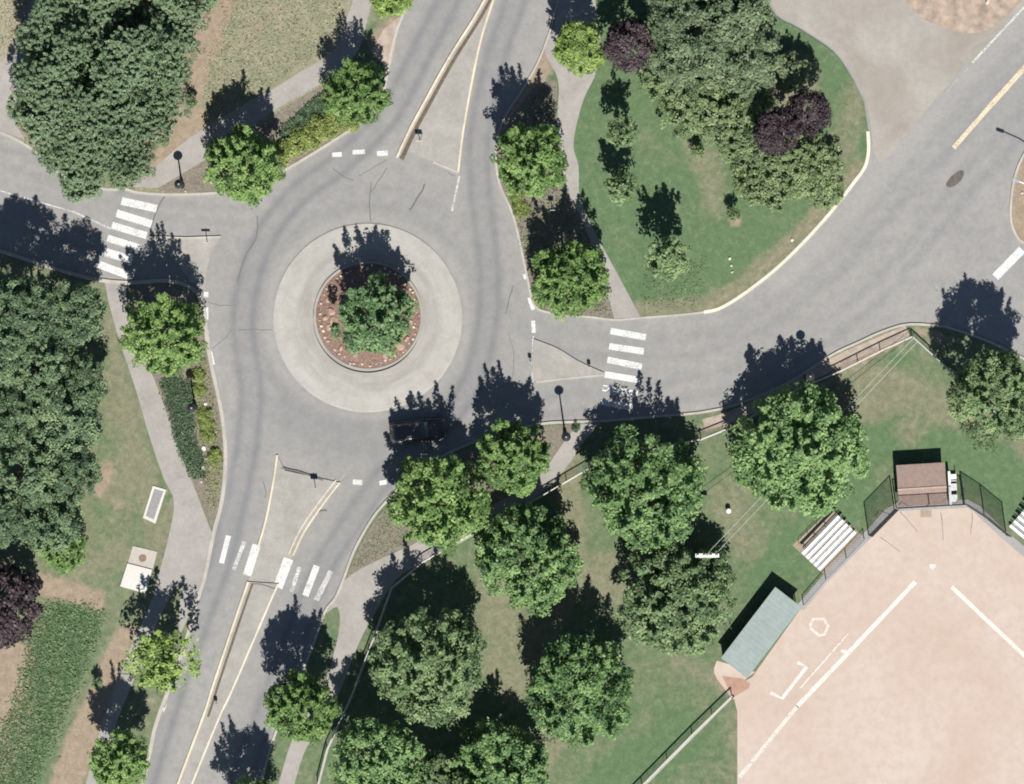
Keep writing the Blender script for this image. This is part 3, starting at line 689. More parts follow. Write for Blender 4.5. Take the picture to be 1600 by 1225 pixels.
def crown(name, R, hv, ncl, clr, per, leaf, seed, spikes=10, spike_len=1.2, fill=0.6, rough=0.16, flat=0.75, pointed=0.0, up=1.15, tintvar=0.34, limbs=0, loose=0.3):
    """crown centred on 0: leaf clumps through an uneven ellipsoid plus upright leading shoots"""
    rng = np.random.default_rng(seed)
    d = rng.normal(size=(ncl, 3)); d /= np.linalg.norm(d, axis=1, keepdims=True)
    d[:, 2] = np.where(d[:, 2] < -0.55, -d[:, 2], d[:, 2])
    lob = np.zeros(ncl)
    for _ in range(5):
        k = rng.normal(size=3); k /= np.linalg.norm(k)
        lob += rng.uniform(-1, 1) * np.maximum(0, d @ k) ** 3
    rad = (1 + rough * lob) * rng.uniform(fill, 1.0, ncl) ** 0.6
    c = d * rad[:, None] * np.array([R - clr * 0.6, R - clr * 0.6, hv - clr * 0.4])
    if limbs:
        # most clumps gather round the ends of the main limbs, leaving hollows between them
        g = rng.normal(size=(limbs * 3, 3)); g[:, 2] = np.abs(g[:, 2]) * 0.9 - 0.15
        g /= np.linalg.norm(g, axis=1, keepdims=True)
        keep = [g[0]]
        for q in g[1:]:
            if len(keep) < limbs and min(np.linalg.norm(q - w_) for w_ in keep) > 0.42: keep.append(q)
        g = np.array(keep) * rng.uniform(0.5, 0.86, (len(keep), 1))
        sz = rng.uniform(0.7, 1.35, len(keep))
        m_ = rng.uniform(0, 1, ncl) > loose
        pick = rng.choice(len(keep), ncl, p=sz / sz.sum())
        cl = (g[pick] + rng.normal(size=(ncl, 3)) * 0.135 * sz[pick][:, None]) * np.array([R, R, hv])
        nrm_ = np.linalg.norm(cl / np.array([R, R, hv]), axis=1, keepdims=True)
        cl *= np.minimum(1, 0.93 / np.maximum(nrm_, 1e-6))
        c[m_] = cl[m_]; d = c / (np.linalg.norm(c, axis=1, keepdims=True) + 1e-6)
    if pointed:
        t = np.clip((c[:, 2] + hv) / (2 * hv), 0, 1)
        c[:, :2] *= (1 - pointed * t ** 1.3)[:, None] * 1.15
    ct = rng.normal(0.5, tintvar * 0.75, ncl)
    P, T, O = [], [], []
    for i in range(ncl):
        r = clr * rng.uniform(0.7, 1.25)
        k = int(per * rng.uniform(0.7, 1.3))
        q = rng.normal(size=(k, 3)); q /= np.linalg.norm(q, axis=1, keepdims=True)
        q *= (rng.uniform(0.25, 1.0, k) ** 0.5)[:, None] * r
        q[:, 2] *= flat
        P.append(c[i] + q); T.append(ct[i] + rng.normal(0, tintvar * 0.55, k))
        O.append(q / r + 0.55 * d[i])
    for i in range(spikes):
        a = rng.uniform(0, 2 * math.pi); rr = R * 0.82 * math.sqrt(rng.uniform(0.0, 1))
        z0 = hv * math.sqrt(max(0.05, 1 - (rr / R) ** 2)) * 0.82
        k = int(per * 1.3); t = rng.uniform(0, 1, k)
        lean = rr / R * 0.35
        ln = spike_len * rng.uniform(0.6, 1.2)
        q = np.stack([np.cos(a) * (rr + t * ln * lean), np.sin(a) * (rr + t * ln * lean), z0 + t * ln], 1)
        q[:, :2] += rng.normal(size=(k, 2)) * (0.24 * (1 - 0.75 * t))[:, None] * clr * 1.3
        P.append(q); T.append(rng.normal(0.55, tintvar * 0.7, k)); O.append(np.stack([np.cos(a) * np.ones(k) * .4, np.sin(a) * np.ones(k) * .4, np.ones(k) * .4], 1))
    P = np.concatenate(P); T = np.concatenate(T); O = np.concatenate(O)
    lo, hi = np.percentile(P[:, :2], 1.5, axis=0), np.percentile(P[:, :2], 98.5, axis=0)
    P[:, :2] -= (lo + hi) / 2
    P[:, :2] *= 2 * R * 0.86 / ((hi - lo).mean())
    nr = O * 0.75 + np.array([0, -0.25, up]) + rng.normal(size=P.shape) * 0.55
    return leaf_mesh(name, P, nr, leaf * rng.uniform(0.65, 1.3, len(P)), T)

KIND = {
 # kind: (n variants, nominal R, hv, material, crown params)
 'street':  (5, 3.3, 3.2, 'street', dict(ncl=185, clr=0.5, per=72, leaf=0.115, spikes=30, spike_len=1.5, rough=0.24, fill=0.45, limbs=18, loose=0.45)),
 'lime':    (2, 2.6, 2.7, 'lime', dict(ncl=110, clr=0.52, per=64, leaf=0.12, spikes=10, spike_len=1.0)),
 'sparse':  (1, 3.0, 2.3, 'lime', dict(ncl=62, clr=0.55, per=34, leaf=0.15, spikes=16, spike_len=1.1, fill=0.3, rough=0.35)),
 'park':    (4, 5.0, 3.9, 'park', dict(ncl=330, clr=0.62, per=74, leaf=0.14, spikes=34, spike_len=2.0, fill=0.45, rough=0.32, limbs=22, loose=0.3)),
 'dull':    (3, 4.8, 3.6, 'park2', dict(ncl=300, clr=0.6, per=74, leaf=0.14, spikes=30, spike_len=1.7, fill=0.45, rough=0.32, limbs=20, loose=0.3)),
 'dark':    (4, 4.2, 4.2, 'dark', dict(ncl=190, clr=0.66, per=76, leaf=0.135, spikes=14, spike_len=1.4, fill=0.4, rough=0.42, limbs=13, loose=0.15)),
 'island':  (1, 3.1, 2.6, 'island', dict(ncl=150, clr=0.52, per=70, leaf=0.12, spikes=26, spike_len=1.4, rough=0.3, fill=0.45, limbs=14, loose=0.4)),
 'grove':   (4, 2.2, 3.2, 'grove', dict(ncl=70, clr=0.46, per=56, leaf=0.095, spikes=60, spike_len=0.9, pointed=0.3, rough=0.35, fill=0.4, up=0.9)),
 'laurel':  (4, 2.6, 1.9, 'laurel', dict(ncl=130, clr=0.46, per=62, leaf=0.105, spikes=26, spike_len=0.7, fill=0.4, rough=0.45)),
 'cedar':   (3, 3.2, 3.8, 'cedar', dict(ncl=210, clr=0.55, per=64, leaf=0.12, spikes=12, spike_len=1.0, fill=0.4, rough=0.45, flat=0.35, pointed=0.25, limbs=15, loose=0.2)),
 'plum':    (2, 2.8, 2.6, 'plum', dict(ncl=110, clr=0.55, per=50, leaf=0.14, spikes=9, spike_len=0.9, rough=0.2)),
 'sapling': (2, 1.5, 1.9, 'park2', dict(ncl=60, clr=0.38, per=36, leaf=0.11, spikes=12, spike_len=0.9, fill=0.3, rough=0.3)),
 'yshrub':  (3, 1.2, 0.55, 'yellow', dict(ncl=30, clr=0.32, per=40, leaf=0.09, spikes=0, fill=0.4, rough=0.3)),
 'gshrub':  (2, 1.2, 0.6, 'cover', dict(ncl=30, clr=0.32, per=40, leaf=0.09, spikes=0, fill=0.4, rough=0.3)),
}
NICE = {'street': 'street_tree', 'lime': 'lime_tree', 'sparse': 'lime_tree', 'park': 'park_tree', 'dull': 'park_tree', 'dark': 'broadleaf_tree', 'island': 'island_tree', 'grove': 'grove_tree',
        'laurel': 'laurel_bush', 'cedar': 'cedar_tree', 'plum': 'plum_tree', 'sapling': 'young_tree', 'yshrub': 'yellow_shrub', 'gshrub': 'green_shrub'}
CR = {}
def crown_for(kind, i):
    nv, R, hv, mat, kw = KIND[kind]
    k = (kind, i % nv)
    if k not in CR:
        me = crown('crown', R, hv, seed=100 * list(KIND).index(kind) + (i % nv), **kw)
        me.materials.append(L[mat]); CR[k] = me
    return CR[k]

def trunk_mesh(h, r, top, R, seed):
    """tapered trunk from 0 to h with limbs reaching into the crown above"""
    rng = random.Random(seed); bm = bmesh.new()
    tube(bm, [(0, 0, -0.1), (0, 0, 0.15), (rng.uniform(-.05, .05), rng.uniform(-.05, .05), h * 0.5), (0, 0, h), (rng.uniform(-.15, .15), rng.uniform(-.15, .15), top)], [r * 1.5, r * 1.1, r * 0.9, r * 0.75, r * 0.15], 8)
    for i in range(7):
        a = 2 * math.pi * i / 7 + rng.uniform(-.3, .3); z = h * rng.uniform(0.75, 1.0) + (top - h) * rng.uniform(0, 0.25); q = R * rng.uniform(.55, .8)
        e = z + (top - z) * rng.uniform(.45, .75)
        tube(bm, [(0, 0, z), (math.cos(a) * q * .45, math.sin(a) * q * .45, z + (e - z) * .55), (math.cos(a) * q, math.sin(a) * q, e)], [r * .5, r * .35, r * .1], 6)
    me = bpy.data.meshes.new('trunk'); bm.to_mesh(me); bm.free(); me.materials.append(M['bark'])
    return me

tree_no = [0]
def tree(kind, px, py, rpx, label, D=None, zc=None, group=None, cat='tree', name=None, variant=None, squash=(1, 1), z0=0.1):
    """crown centre pixel, crown radius in pixels, D = pixels from crown centre to the top of its shadow"""
    i = tree_no[0]; tree_no[0] += 1
    nv, R, hv, mat, kw = KIND[kind]
    r = rpx * S; k = r / R; h = hv * k
    spike = kw.get('spike_len', 0) * 0.75 * k if kw.get('spikes') else 0
    if D is not None:
        zc = (D * S - math.hypot(r, h * COT) * 0.97 - spike * COT * 0.15) / COT
    zc = max(zc if zc is not None else h + 1.0, h * 0.9 + 0.6 if cat == 'tree' else h * 0.55)
    x, y = XY((px, py), zc)
    root = thing(name or NICE[kind], label, cat, (x, y, z0), random.uniform(0, 6.28), group)
    c = link('crown' if cat == 'tree' else 'foliage', crown_for(kind, variant if variant is not None else i), None, root)
    c.location = (0, 0, zc - z0); c.scale = (k * squash[0], k * squash[1], k)
    if cat == 'tree':
        link('trunk', trunk_mesh(max(0.6, zc - h * 0.75), 0.05 + 0.035 * r, zc + h * 0.7, r, i), None, root)
    else:
        bm = bmesh.new()
        for j in range(5):
            a = j * 1.26 + i
            tube(bm, [(0.05 * math.cos(a), 0.05 * math.sin(a), -0.03), (0.4 * r * math.cos(a), 0.4 * r * math.sin(a), zc)], [0.025, 0.01], 5)
        obj('stem', bm, M['bark'], root)
    return root

G1 = 'bright green street trees around the roundabout'
tree('street', 381, 257, 61, 'bright green street tree beside the brown mulch bed with the dark lamp post, northwest corner', D=134, group=G1)
tree('street', 555, 148, 51, 'bright green street tree at the upper end of the yellow hedge, by the north road', D=114, group=G1)
tree('lime', 612, -12, 38, 'lime green tree cut by the top edge, west of the north road', D=95, group=G1)
tree('lime', 905, 76, 42, 'yellow-green tree between the north road sidewalk and the purple plum tree', D=100, group=G1)
tree('street', 831, 250, 60, 'bright green street tree east of the north splitter, in mulch beside the sidewalk', D=142, group=G1)
tree('street', 889, 434, 62, 'bright green street tree beside the sidewalk just above the east crosswalk', D=128, group=G1)
tree('street', 255, 526, 63, 'bright green street tree just below the west crosswalk, by the white yield dashes', D=150, group=G1)
tree('island', 585, 497, 61, 'dark green tree in the middle of the roundabout island', D=132)
tree('street', 684, 782, 76, 'largest bright green street tree, its shadow lying over the parked charcoal car', D=156, group=G1)
tree('street', 800, 716, 60, 'bright green street tree touching the larger one, left of the south-east lamp post', D=130, group=G1)
tree('street', 471, 1104, 57, 'bright green street tree on the grass strip east of the south road', D=148, group=G1)
tree('sparse', 255, 1032, 55, 'thin yellow-green tree overhanging the kerb below the white concrete slab', D=128, group=G1)
tree('street', 186, 1188, 46, 'bright green street tree at the bottom edge, left of the south road', D=128, group=G1)
tree('street', 386, 1268, 50, 'street tree below the bottom edge whose shadow falls beside the south median', D=126, group=G1)
G2 = 'large park trees on the southeast lawn'
tree('park', 1010, 764, 92, 'large bright park tree whose shadow covers the end of the east crosswalk', D=152, group=G2, variant=0)
tree('park', 1250, 708, 100, 'large park tree beside the bleachers, its shadow on the east road kerb', D=168, group=G2, variant=1)
tree('dull', 1552, 618, 70, 'dull green tree by the east road corner at the right edge', D=180, group=G2, variant=0)
tree('park', 824, 868, 82, 'park tree directly below the touching pair of street trees', D=134, group=G2, variant=2)
tree('dull', 1058, 932, 88, 'park tree between the white floodlight bar and the teal dugout roof', D=118, group=G2, variant=1)
tree('dull', 673, 1032, 88, 'broad park tree with its shadow across the pale fence line', D=170, group=G2, variant=2)
tree('park', 908, 1078, 84, 'loose crowned park tree on the open lawn left of the dugout', D=156, group=G2, variant=3)
tree('park', 590, 1195, 70, 'park tree at the bottom edge beside the south sidewalk', D=165, group=G2, variant=1)
tree('park', 775, 1205, 78, 'park tree at the bottom edge below the loose crowned one', D=128, group=G2, variant=0)
tree('dull', 680, 1245, 62, 'park tree at the bottom edge between two others', D=120, group=G2, variant=2)
G3 = 'dark broadleaf trees west of the roundabout'
W = [(38, 478, 56, 178, 'northernmost dark tree of the west clump, its shadow on the west road'), (112, 490, 56, 150, 'dark tree beside the narrow west sidewalk, at the clump north end'),
     (-20, 540, 60, 190, 'dark tree cut by the left edge below the west road'), (55, 575, 58, 150, 'dark tree in the middle of the west clump, second row'),
     (128, 590, 44, 110, 'smaller dark tree at the clump edge facing the sidewalk bend'), (10, 648, 62, 140, 'dark tree at the left edge in the third row of the clump'),
     (95, 655, 66, 140, 'wide dark tree bordering the mottled west lawn'), (35, 735, 62, 140, 'dark tree at the left edge in the fourth row'), (115, 735, 50, 120, 'dark tree facing the bare earth patch on the west lawn'),
     (75, 805, 58, 120, 'southern dark tree of the west clump'), (0, 815, 46, 120, 'dark tree at the left edge just above the purple plum')]
for i, (px, py, r, D, lb) in enumerate(W):
    tree('dark', px, py, r * (0.84 + 0.2 * ((i * 7) % 5) / 4), lb, D=D, group=G3, variant=i)
tree('street', 98, 858, 36, 'low brighter green tree at the southern tip of the dark west clump', D=60, variant=2)
tree('plum', 4, 948, 62, 'purple plum tree at the left edge above the dark green grass band', D=95, variant=0)
# upper right woodland
tree('plum', 982, 70, 40, 'purple plum tree beside the yellow-green sidewalk tree at the top', D=110, variant=1)
tree('plum', 1214, 205, 38, 'purple plum tree among the green bushes near the gravel lot', D=130, variant=0)
tree('plum', 1262, 178, 36, 'darker plum tree nearest the gravel lot, right of the other plum', D=120, variant=1)
G4 = 'blue-green trees beside the gravel lot'
for i, (px, py, r, D, lb) in enumerate([(1062, 18, 56, 150, 'blue-green tree right of the purple plum at the top edge'), (1145, 14, 66, 160, 'blue-green tree at the top edge nearest the gravel lot'),
        (1095, 82, 58, 145, 'blue-green tree behind the yellowish bushes'), (1165, 90, 58, 140, 'blue-green tree shading the gravel lot edge'), (1240, 112, 30, 50, 'low blue-green tree in the shade by the lot corner'), (1030, 85, 30, 90, 'small blue-green tree touching the purple plum'), (1050, -50, 54, 150, 'blue-green tree beyond the top edge')]):
    tree('cedar', px, py, r, lb, D=D, group=G4, variant=i)
G5 = 'yellow-green laurel bushes on the northeast lawn'
for i, (px, py, r, lb) in enumerate([(1042, 120, 42, 'laurel bush just below the purple plum, north end of the bush belt'), (1078, 168, 46, 'laurel bush facing the small lawn trees'), (1130, 172, 50, 'laurel bush in the middle of the belt'),
        (1168, 228, 46, 'laurel bush above the dark sapling shadow'), (1205, 280, 50, 'laurel bush at the southern tip of the belt'), (1268, 262, 48, 'laurel bush below the second purple plum'), (1292, 300, 28, 'small laurel bush close to the painted kerb'), (1175, 165, 36, 'laurel bush left of the second purple plum'), (1228, 245, 40, 'laurel bush directly below the second purple plum')]):
    tree('laurel', px, py, r, lb, zc=2.2 if i in (0, 1, 2, 3, 7) else (1.5 if i != 6 else 0.9), group=G5, cat='bush', variant=i)
G6 = 'young trees on the northeast lawn'
for i, (px, py, r, D, lb) in enumerate([(972, 208, 25, 92, 'young tree nearest the plum, north of the lawn row'), (970, 292, 25, 82, 'young tree in the middle of the lawn row by the sidewalk'), (1044, 404, 34, 112, 'young thin tree south of the lawn row with the longest shadow')]):
    tree('sapling', px, py, r, lb, D=D, group=G6, variant=i)
tree('sapling', 1090, 238, 11, 'tiny sapling on the open grass below the laurel belt', D=32, group=G6)
tree('sapling', 1146, 335, 11, 'tiny sapling in a bare soil circle on the lawn', D=36, group=G6)
tree('sapling', 299, 160, 9, 'tiny sapling on the brown dirt strip by the grove', D=28)
tree('sapling', 152, 1068, 9, 'tiny shrub-like sapling on bare dirt left of the south road', D=22)
# grove upper left
G7 = 'slender trees of the upper left grove'
rows = [(-62, 110, 330), (-18, 96, 312), (28, 84, 294), (74, 68, 282), (118, 52, 268), (162, 42, 256), (206, 72, 242), (246, 92, 220), (276, 130, 190)]
rn = ['beyond the top edge', 'along the top edge', 'second row down', 'third row down', 'fourth row down', 'fifth row down', 'sixth row down', 'seventh row down', 'southern tip above the crosswalk']
gi = 0
for ri, (yy, xa, xb) in enumerate(rows):
    n = max(2, round((xb - xa) / 46) + 1)
    for j in range(n):
        px = xa + (xb - xa) * j / (n - 1) + random.uniform(-7, 7); py = yy + random.uniform(-9, 9)
        where = 'at the gray path side' if j == 0 else ('at the dirt strip side' if j == n - 1 else '%s from the gray path side' % ['', 'second', 'third', 'fourth', 'fifth', 'sixth', 'seventh'][j])
        edge = j in (0, n - 1)
        tree('grove', px, py, random.uniform(30, 40) * (0.9 if edge else 1), 'slender grove tree in the row %s, %s' % (rn[ri], where), zc=random.uniform(4.8, 8.8) - (1.2 if j == n - 1 else 0) - (2.0 if ri >= 7 else 0), group=G7, variant=gi)
        gi += 1

# yellow hedge and shrubs
G8 = 'yellow-green hedge shrubs along the northwest kerb'
for i, (px, py, r, lb) in enumerate([(447, 238, 20, 'hedge shrub next to the northwest street tree'), (466, 224, 22, 'second hedge shrub from the northwest street tree'), (486, 211, 22, 'third hedge shrub from the northwest street tree'), (506, 199, 22, 'fourth hedge shrub, before the upper street tree'), (526, 188, 20, 'hedge shrub tucked under the upper street tree'), (548, 194, 14, 'small shrub at the kerb under the upper street tree')]):
    tree('yshrub', px, py, r, 'yellow-green ' + lb, zc=0.45, group=G8, cat='shrub', variant=i)
G9 = 'yellow shrubs in the southwest bed'
for i, (px, py, r, lb) in enumerate([(308, 588, 13, 'yellow shrub nearest the street tree in the southwest bed'), (311, 608, 12, 'yellow shrub beside the bent lamp shadow'), (319, 648, 13, 'yellow shrub just below the white rocks'), (322, 663, 12, 'round yellow shrub in the middle of the bed kerb side'), (326, 680, 13, 'yellow shrub at the lower end of the row'), (336, 715, 13, 'olive shrub against the kerb, lowest in the bed')]):
    tree('yshrub', px, py, r, lb, zc=0.4, group=G9, cat='shrub', variant=i)
tree('yshrub', 815, 328, 15, 'yellow shrub at the foot of the northeast street tree by the kerb', zc=0.4, cat='shrub')
tree('yshrub', 808, 308, 12, 'small yellow shrub just above the other one by the northeast kerb', zc=0.35, cat='shrub')
tree('gshrub', 900, 668, 8, 'small green shrub beside the south-east lamp post', zc=0.35, cat='shrub')

# countless low growth
def cover(name, poly, n, size, mat, h, fuzz=2.5, up=0.9):
    xs = [p[0] for p in poly]; ys = [p[1] for p in poly]
    x = RNG.uniform(min(xs), max(xs), n * 3); y = RNG.uniform(min(ys), max(ys), n * 3)
    k = in_poly(x, y, poly); x, y = x[k][:n], y[k][:n]
    x = x + RNG.normal(0, fuzz, len(x)); y = y + RNG.normal(0, fuzz, len(y))
    # clumping
    f = sum(np.sin(x * RNG.normal(0, .28) + y * RNG.normal(0, .28) + RNG.uniform(0, 6.3)) for _ in range(14)) / 3.2
    z = 0.1 + h * RNG.uniform(0.1, 1, len(x)) * np.clip(0.6 + 0.35 * f, 0.15, 1.3)
    pos = np.stack([(x - 800) * S, (612.5 - y) * S, z], 1)
    nr = RNG.normal(size=pos.shape) * 0.6 + np.array([0, 0, up])
    t = 0.45 + 0.22 * f + RNG.normal(0, 0.22, len(x))
    me = leaf_mesh(name, pos, nr, size * RNG.uniform(0.6, 1.4, len(x)), t, 0.5)
    o = link(name, me, L[mat]); o['kind'] = 'stuff'
    return o
cover('ground_cover', [(436, 222), (442, 200), (475, 168), (508, 140), (518, 170), (500, 190), (470, 208), (445, 228)], 4200, 0.09, 'cover', 0.3)
cover('ground_cover', [(250, 596), (275, 585), (300, 600), (306, 690), (322, 728), (322, 748), (300, 746), (280, 705), (266, 655)], 5200, 0.09, 'cover', 0.3)
cover('low_bed_plants', [(300, 560), (322, 560), (345, 690), (346, 745), (335, 800), (322, 780), (318, 720), (306, 640)], 1300, 0.08, 'yellow', 0.2)
cover('low_bed_plants', [(786, 215), (840, 140), (868, 135), (868, 180), (872, 240), (885, 310), (920, 390), (940, 440), (955, 492), (925, 490), (845, 474), (832, 440), (818, 388), (806, 335), (788, 292), (782, 255)], 4200, 0.08, 'park2', 0.2)
cover('low_bed_plants', [(550, 892), (565, 860), (588, 822), (610, 792), (700, 740), (690, 815), (640, 846), (580, 874)], 1500, 0.07, 'park2', 0.12)
bandp = smooth_line([(66, 952), (110, 948), (156, 956), (150, 990), (122, 1060), (92, 1130), (66, 1190), (40, 1245), (10, 1330), (-60, 1330), (-30, 1225), (0, 1150), (28, 1080), (45, 1020)], 3, True)
cover('tall_grass', bandp, 15000, 0.11, 'band', 0.16, fuzz=7)
cover('meadow_tufts', [(345, -60), (345, 40), (318, 120), (320, 190), (420, 135), (490, 92), (520, 60), (535, 10), (550, -60)], 2600, 0.10, 'straw', 0.12)
cover('meadow_tufts', [(-60, -60), (62, -60), (45, 15), (18, 70), (-60, 95)], 1000, 0.10, 'straw', 0.12)
cover('lawn_weeds', [(1005, 400), (1110, 400), (1090, 478), (1005, 486)], 800, 0.08, 'park2', 0.12)

# ------------------------------------------------------------------ rocks
def rock_mesh(name, r, m, seed):
    rng = random.Random(seed); bm = bmesh.new()
    bmesh.ops.create_icosphere(bm, subdivisions=2, radius=r)
    ks = [(Vector((rng.gauss(0, 1), rng.gauss(0, 1), rng.gauss(0, 1))).normalized(), rng.uniform(.55, .95)) for _ in range(9)]
    for v in bm.verts:
        d = v.co.normalized()
        for k, t in ks:
            s_ = d.dot(k)
            if s_ > t: v.co *= t / s_
        v.co.z *= 0.7; v.co *= rng.uniform(.95, 1.05)
    me = bpy.data.meshes.new(name); bm.to_mesh(me); bm.free(); me.materials.append(m); return me
RP = [rock_mesh('rock', 0.16, M['rock_pale'], i) for i in range(4)]
RR = [rock_mesh('boulder', 0.5, M['rock_red'], 20 + i) for i in range(4)]
RW = [rock_mesh('white_rock', 0.22, M['rock_white'], 40 + i) for i in range(2)]
def rock(me, px, py, z, s_, name, label, group=None):
    o = link(name, me); x, y = XY((px, py)); o.location = (x, y, z); o.scale = (s_, s_ * random.uniform(.75, 1.1), s_); o.rotation_euler = (0, 0, random.uniform(0, 6))
    tag(o, label, 'rock', group)
icx, icy = CX + 1, CY - 3
for i in range(52):
    a = 2 * math.pi * i / 52 + random.uniform(-.05, .05); r = 77 + random.uniform(-4, 3)
    rock(RP[i % 4], icx + r * math.cos(a), icy + r * math.sin(a), 0.36, random.uniform(.4, 1.0), 'rim_rock', 'small pale rock lining the rim of the planted roundabout island', 'pale rocks around the island rim')
for i, (dx, dy, s_) in enumerate([(-58, -5, .9), (-52, 8, 1.0), (-60, 18, .8), (-48, 25, .8), (-66, 4, .6), (-55, -32, .6), (50, 46, .9), (60, 36, .7), (38, 58, .7), (28, 62, .6), (-20, 62, .5), (-42, 50, .6), (64, -18, .5), (66, 10, .5), (-62, -24, .6)]):
    rock(RR[i % 4], icx + dx, icy + dy, 0.42, s_, 'boulder', 'rust coloured boulder in the red mulch of the roundabout island', 'rust boulders on the island')
for i, (px, py, s_, lb) in enumerate([(302, 634, .9, 'white rock at the foot of the bed lamp'), (321, 631, 1.2, 'large white rock above the yellow shrubs'), (285, 677, .8, 'white rock by the sidewalk side of the bed'), (319, 700, 1.4, 'biggest white rock in the southwest bed'), (318, 731, 1.1, 'white rock low in the southwest bed'), (315, 753, .6, 'smallest white rock at the bed tip'), (323, 717, .7, 'small white rock beside the olive shrub'),
                                      (1140, 404, 1.2, 'upper pale marker stone on the lawn'), (1143, 415, .9, 'middle pale marker stone on the lawn'), (1144, 425, 1.0, 'lower pale marker stone on the lawn'), (1237, 375, 1.3, 'pale stone beside the painted kerb'), (1543, 3, 1.8, 'pale boulder on bare earth at the top right'), (1597, 302, 1.0, 'pale stone on the east verge'), (1268, 168, 1.6, 'pale stone right of the second purple plum'), (1280, 182, 1.5, 'pale stone in the gap among the bushes'), (1290, 168, 1.5, 'pale stone nearest the gravel lot bushes'), (1275, 195, 1.2, 'pale stone just above the laurel by the plum'), (290, 299, .9, 'pale stone on the northwest kerb')]):
    rock(RW[i % 2] if i < 7 else RP[i % 4], px, py, 0.16, s_ * (0.75 if i < 7 else 0.9), 'white_rock' if i < 7 else 'pale_stone', lb)

# ------------------------------------------------------------------ lamps, signs
def street_lamp(px, py, D, label):
    h = D * S / COT
    x, y = XY((px, py), h * 0.5)
    r = thing('street_lamp', label, 'street lamp', (x, y, 0.1), math.radians(15), 'pedestrian lamp posts')
    bm = bmesh.new(); lathe(bm, [(0, 0), (0.24, 0), (0.24, 0.25), (0.17, 0.5), (0.15, 0.95), (0.09, 1.1), (0, 1.12)], 12); obj('base', bm, M['dark_metal'], r)
    bm = bmesh.new(); tube(bm, [(0, 0, 1.05), (0, 0, h - 0.75)], [0.085, 0.06], 10); obj('post', bm, M['dark_metal'], r)
    bm = bmesh.new(); lathe(bm, [(0.07, h - 0.78), (0.13, h - 0.7), (0.2, h - 0.45), (0.2, h - 0.3)], 16); obj('globe', bm, M['lampglass'], r)
    bm = bmesh.new(); lathe(bm, [(0.40, h - 0.30), (0.38, h - 0.24), (0.2, h - 0.1), (0.06, h), (0, h + 0.01)], 20); lathe(bm, [(0.40, h - 0.30), (0, h - 0.29)], 20)
    obj('shade', bm, M['dark_metal'], r)
    bm = bmesh.new(); lathe(bm, [(0.05, h), (0.07, h + .06), (0.025, h + .14), (0.03, h + .3), (0, h + 0.42)], 10); obj('finial', bm, M['white_metal'], r)
street_lamp(282, 289, 52, 'black pedestrian lamp post in the dark mulch triangle by the west crosswalk')
street_lamp(884, 682, 75, 'black pedestrian lamp post in the mulch right of the touching street trees')
street_lamp(1263, 588, 68, 'black pedestrian lamp post by the east road kerb under a park tree')
street_lamp(302, 637, 58, 'black pedestrian lamp post in the southwest planting bed')

def sign(px, py, hpx, label, face='sign_white', w=0.6, ph=0.6, rz=0.0, z0=0.12, grp='small traffic signs on the splitter islands'):
    h = hpx * S / COT
    x, y = XY((px, py))
    r = thing('traffic_sign', label, 'traffic sign', (x, y, z0), rz, grp)
    bm = bmesh.new(); tube(bm, [(0, 0, -0.03), (0, 0, h)], 0.035, 8); obj('post', bm, M['galv'], r)
    bm = bmesh.new(); box(bm, (0, -0.05, h - ph / 2), (w, 0.02, ph), bevel=0.006); obj('panel', bm, M[face], r)
sign(656, 221, 20, 'small sign on the north splitter beside the dark seam')
sign(493, 762, 22, 'small sign at the top of the south splitter')
sign(324, 379, 21, 'small sign on the west splitter', w=0.75, ph=0.3)
sign(921, 574, 12, 'short sign at the right tip of the east splitter', w=0.3)
sign(829, 566, 14, 'short sign on the left end of the east splitter', w=0.3)
sign(338, 1098, 12, 'short marker on the long south median', 'sign_yellow', 0.3)
sign(863, 329, 24, 'white sign by the sidewalk in a street tree shadow', w=0.45, z0=0.1, grp='roadside signs')

def white_gate():
    x, y = XY((34, 187)); r = thing('barrier_rail', 'short white barrier rail at the grove corner by the gray path', 'barrier', (x, y, 0.1), math.radians(-35))
    bm = bmesh.new(); box(bm, (0, 0, 0.75), (1.1, 0.25, 0.12), bevel=0.02); obj('rail', bm, M['white_metal'], r)
    for sx in (-.45, .45):
        bm = bmesh.new(); tube(bm, [(sx, 0, -0.05), (sx, 0, 0.7)], 0.05, 8); obj('post', bm, M['white_metal'], r)
white_gate()
def cobra():
    x, y = XY((1617, 303)); r = thing('street_light', 'tall pale street light at the right edge reaching over the east road', 'street light', (x, y, 0.1), math.radians(160))
    bm = bmesh.new(); tube(bm, [(0, 0, -.05), (0, 0, 3.2), (0, 0, 6.3)], [0.12, 0.1, 0.08], 10); obj('pole', bm, M['galv'], r)
    bm = bmesh.new(); tube(bm, [(0, 0, 6.2), (0.8, 0, 6.55), (2.2, 0, 6.7)], [0.06, 0.055, 0.05], 8); obj('arm', bm, M['galv'], r)
    bm = bmesh.new(); box(bm, (2.5, 0, 6.7), (0.7, 0.28, 0.14), bevel=0.04); obj('lamp_head', bm, M['galv'], r)
cobra()

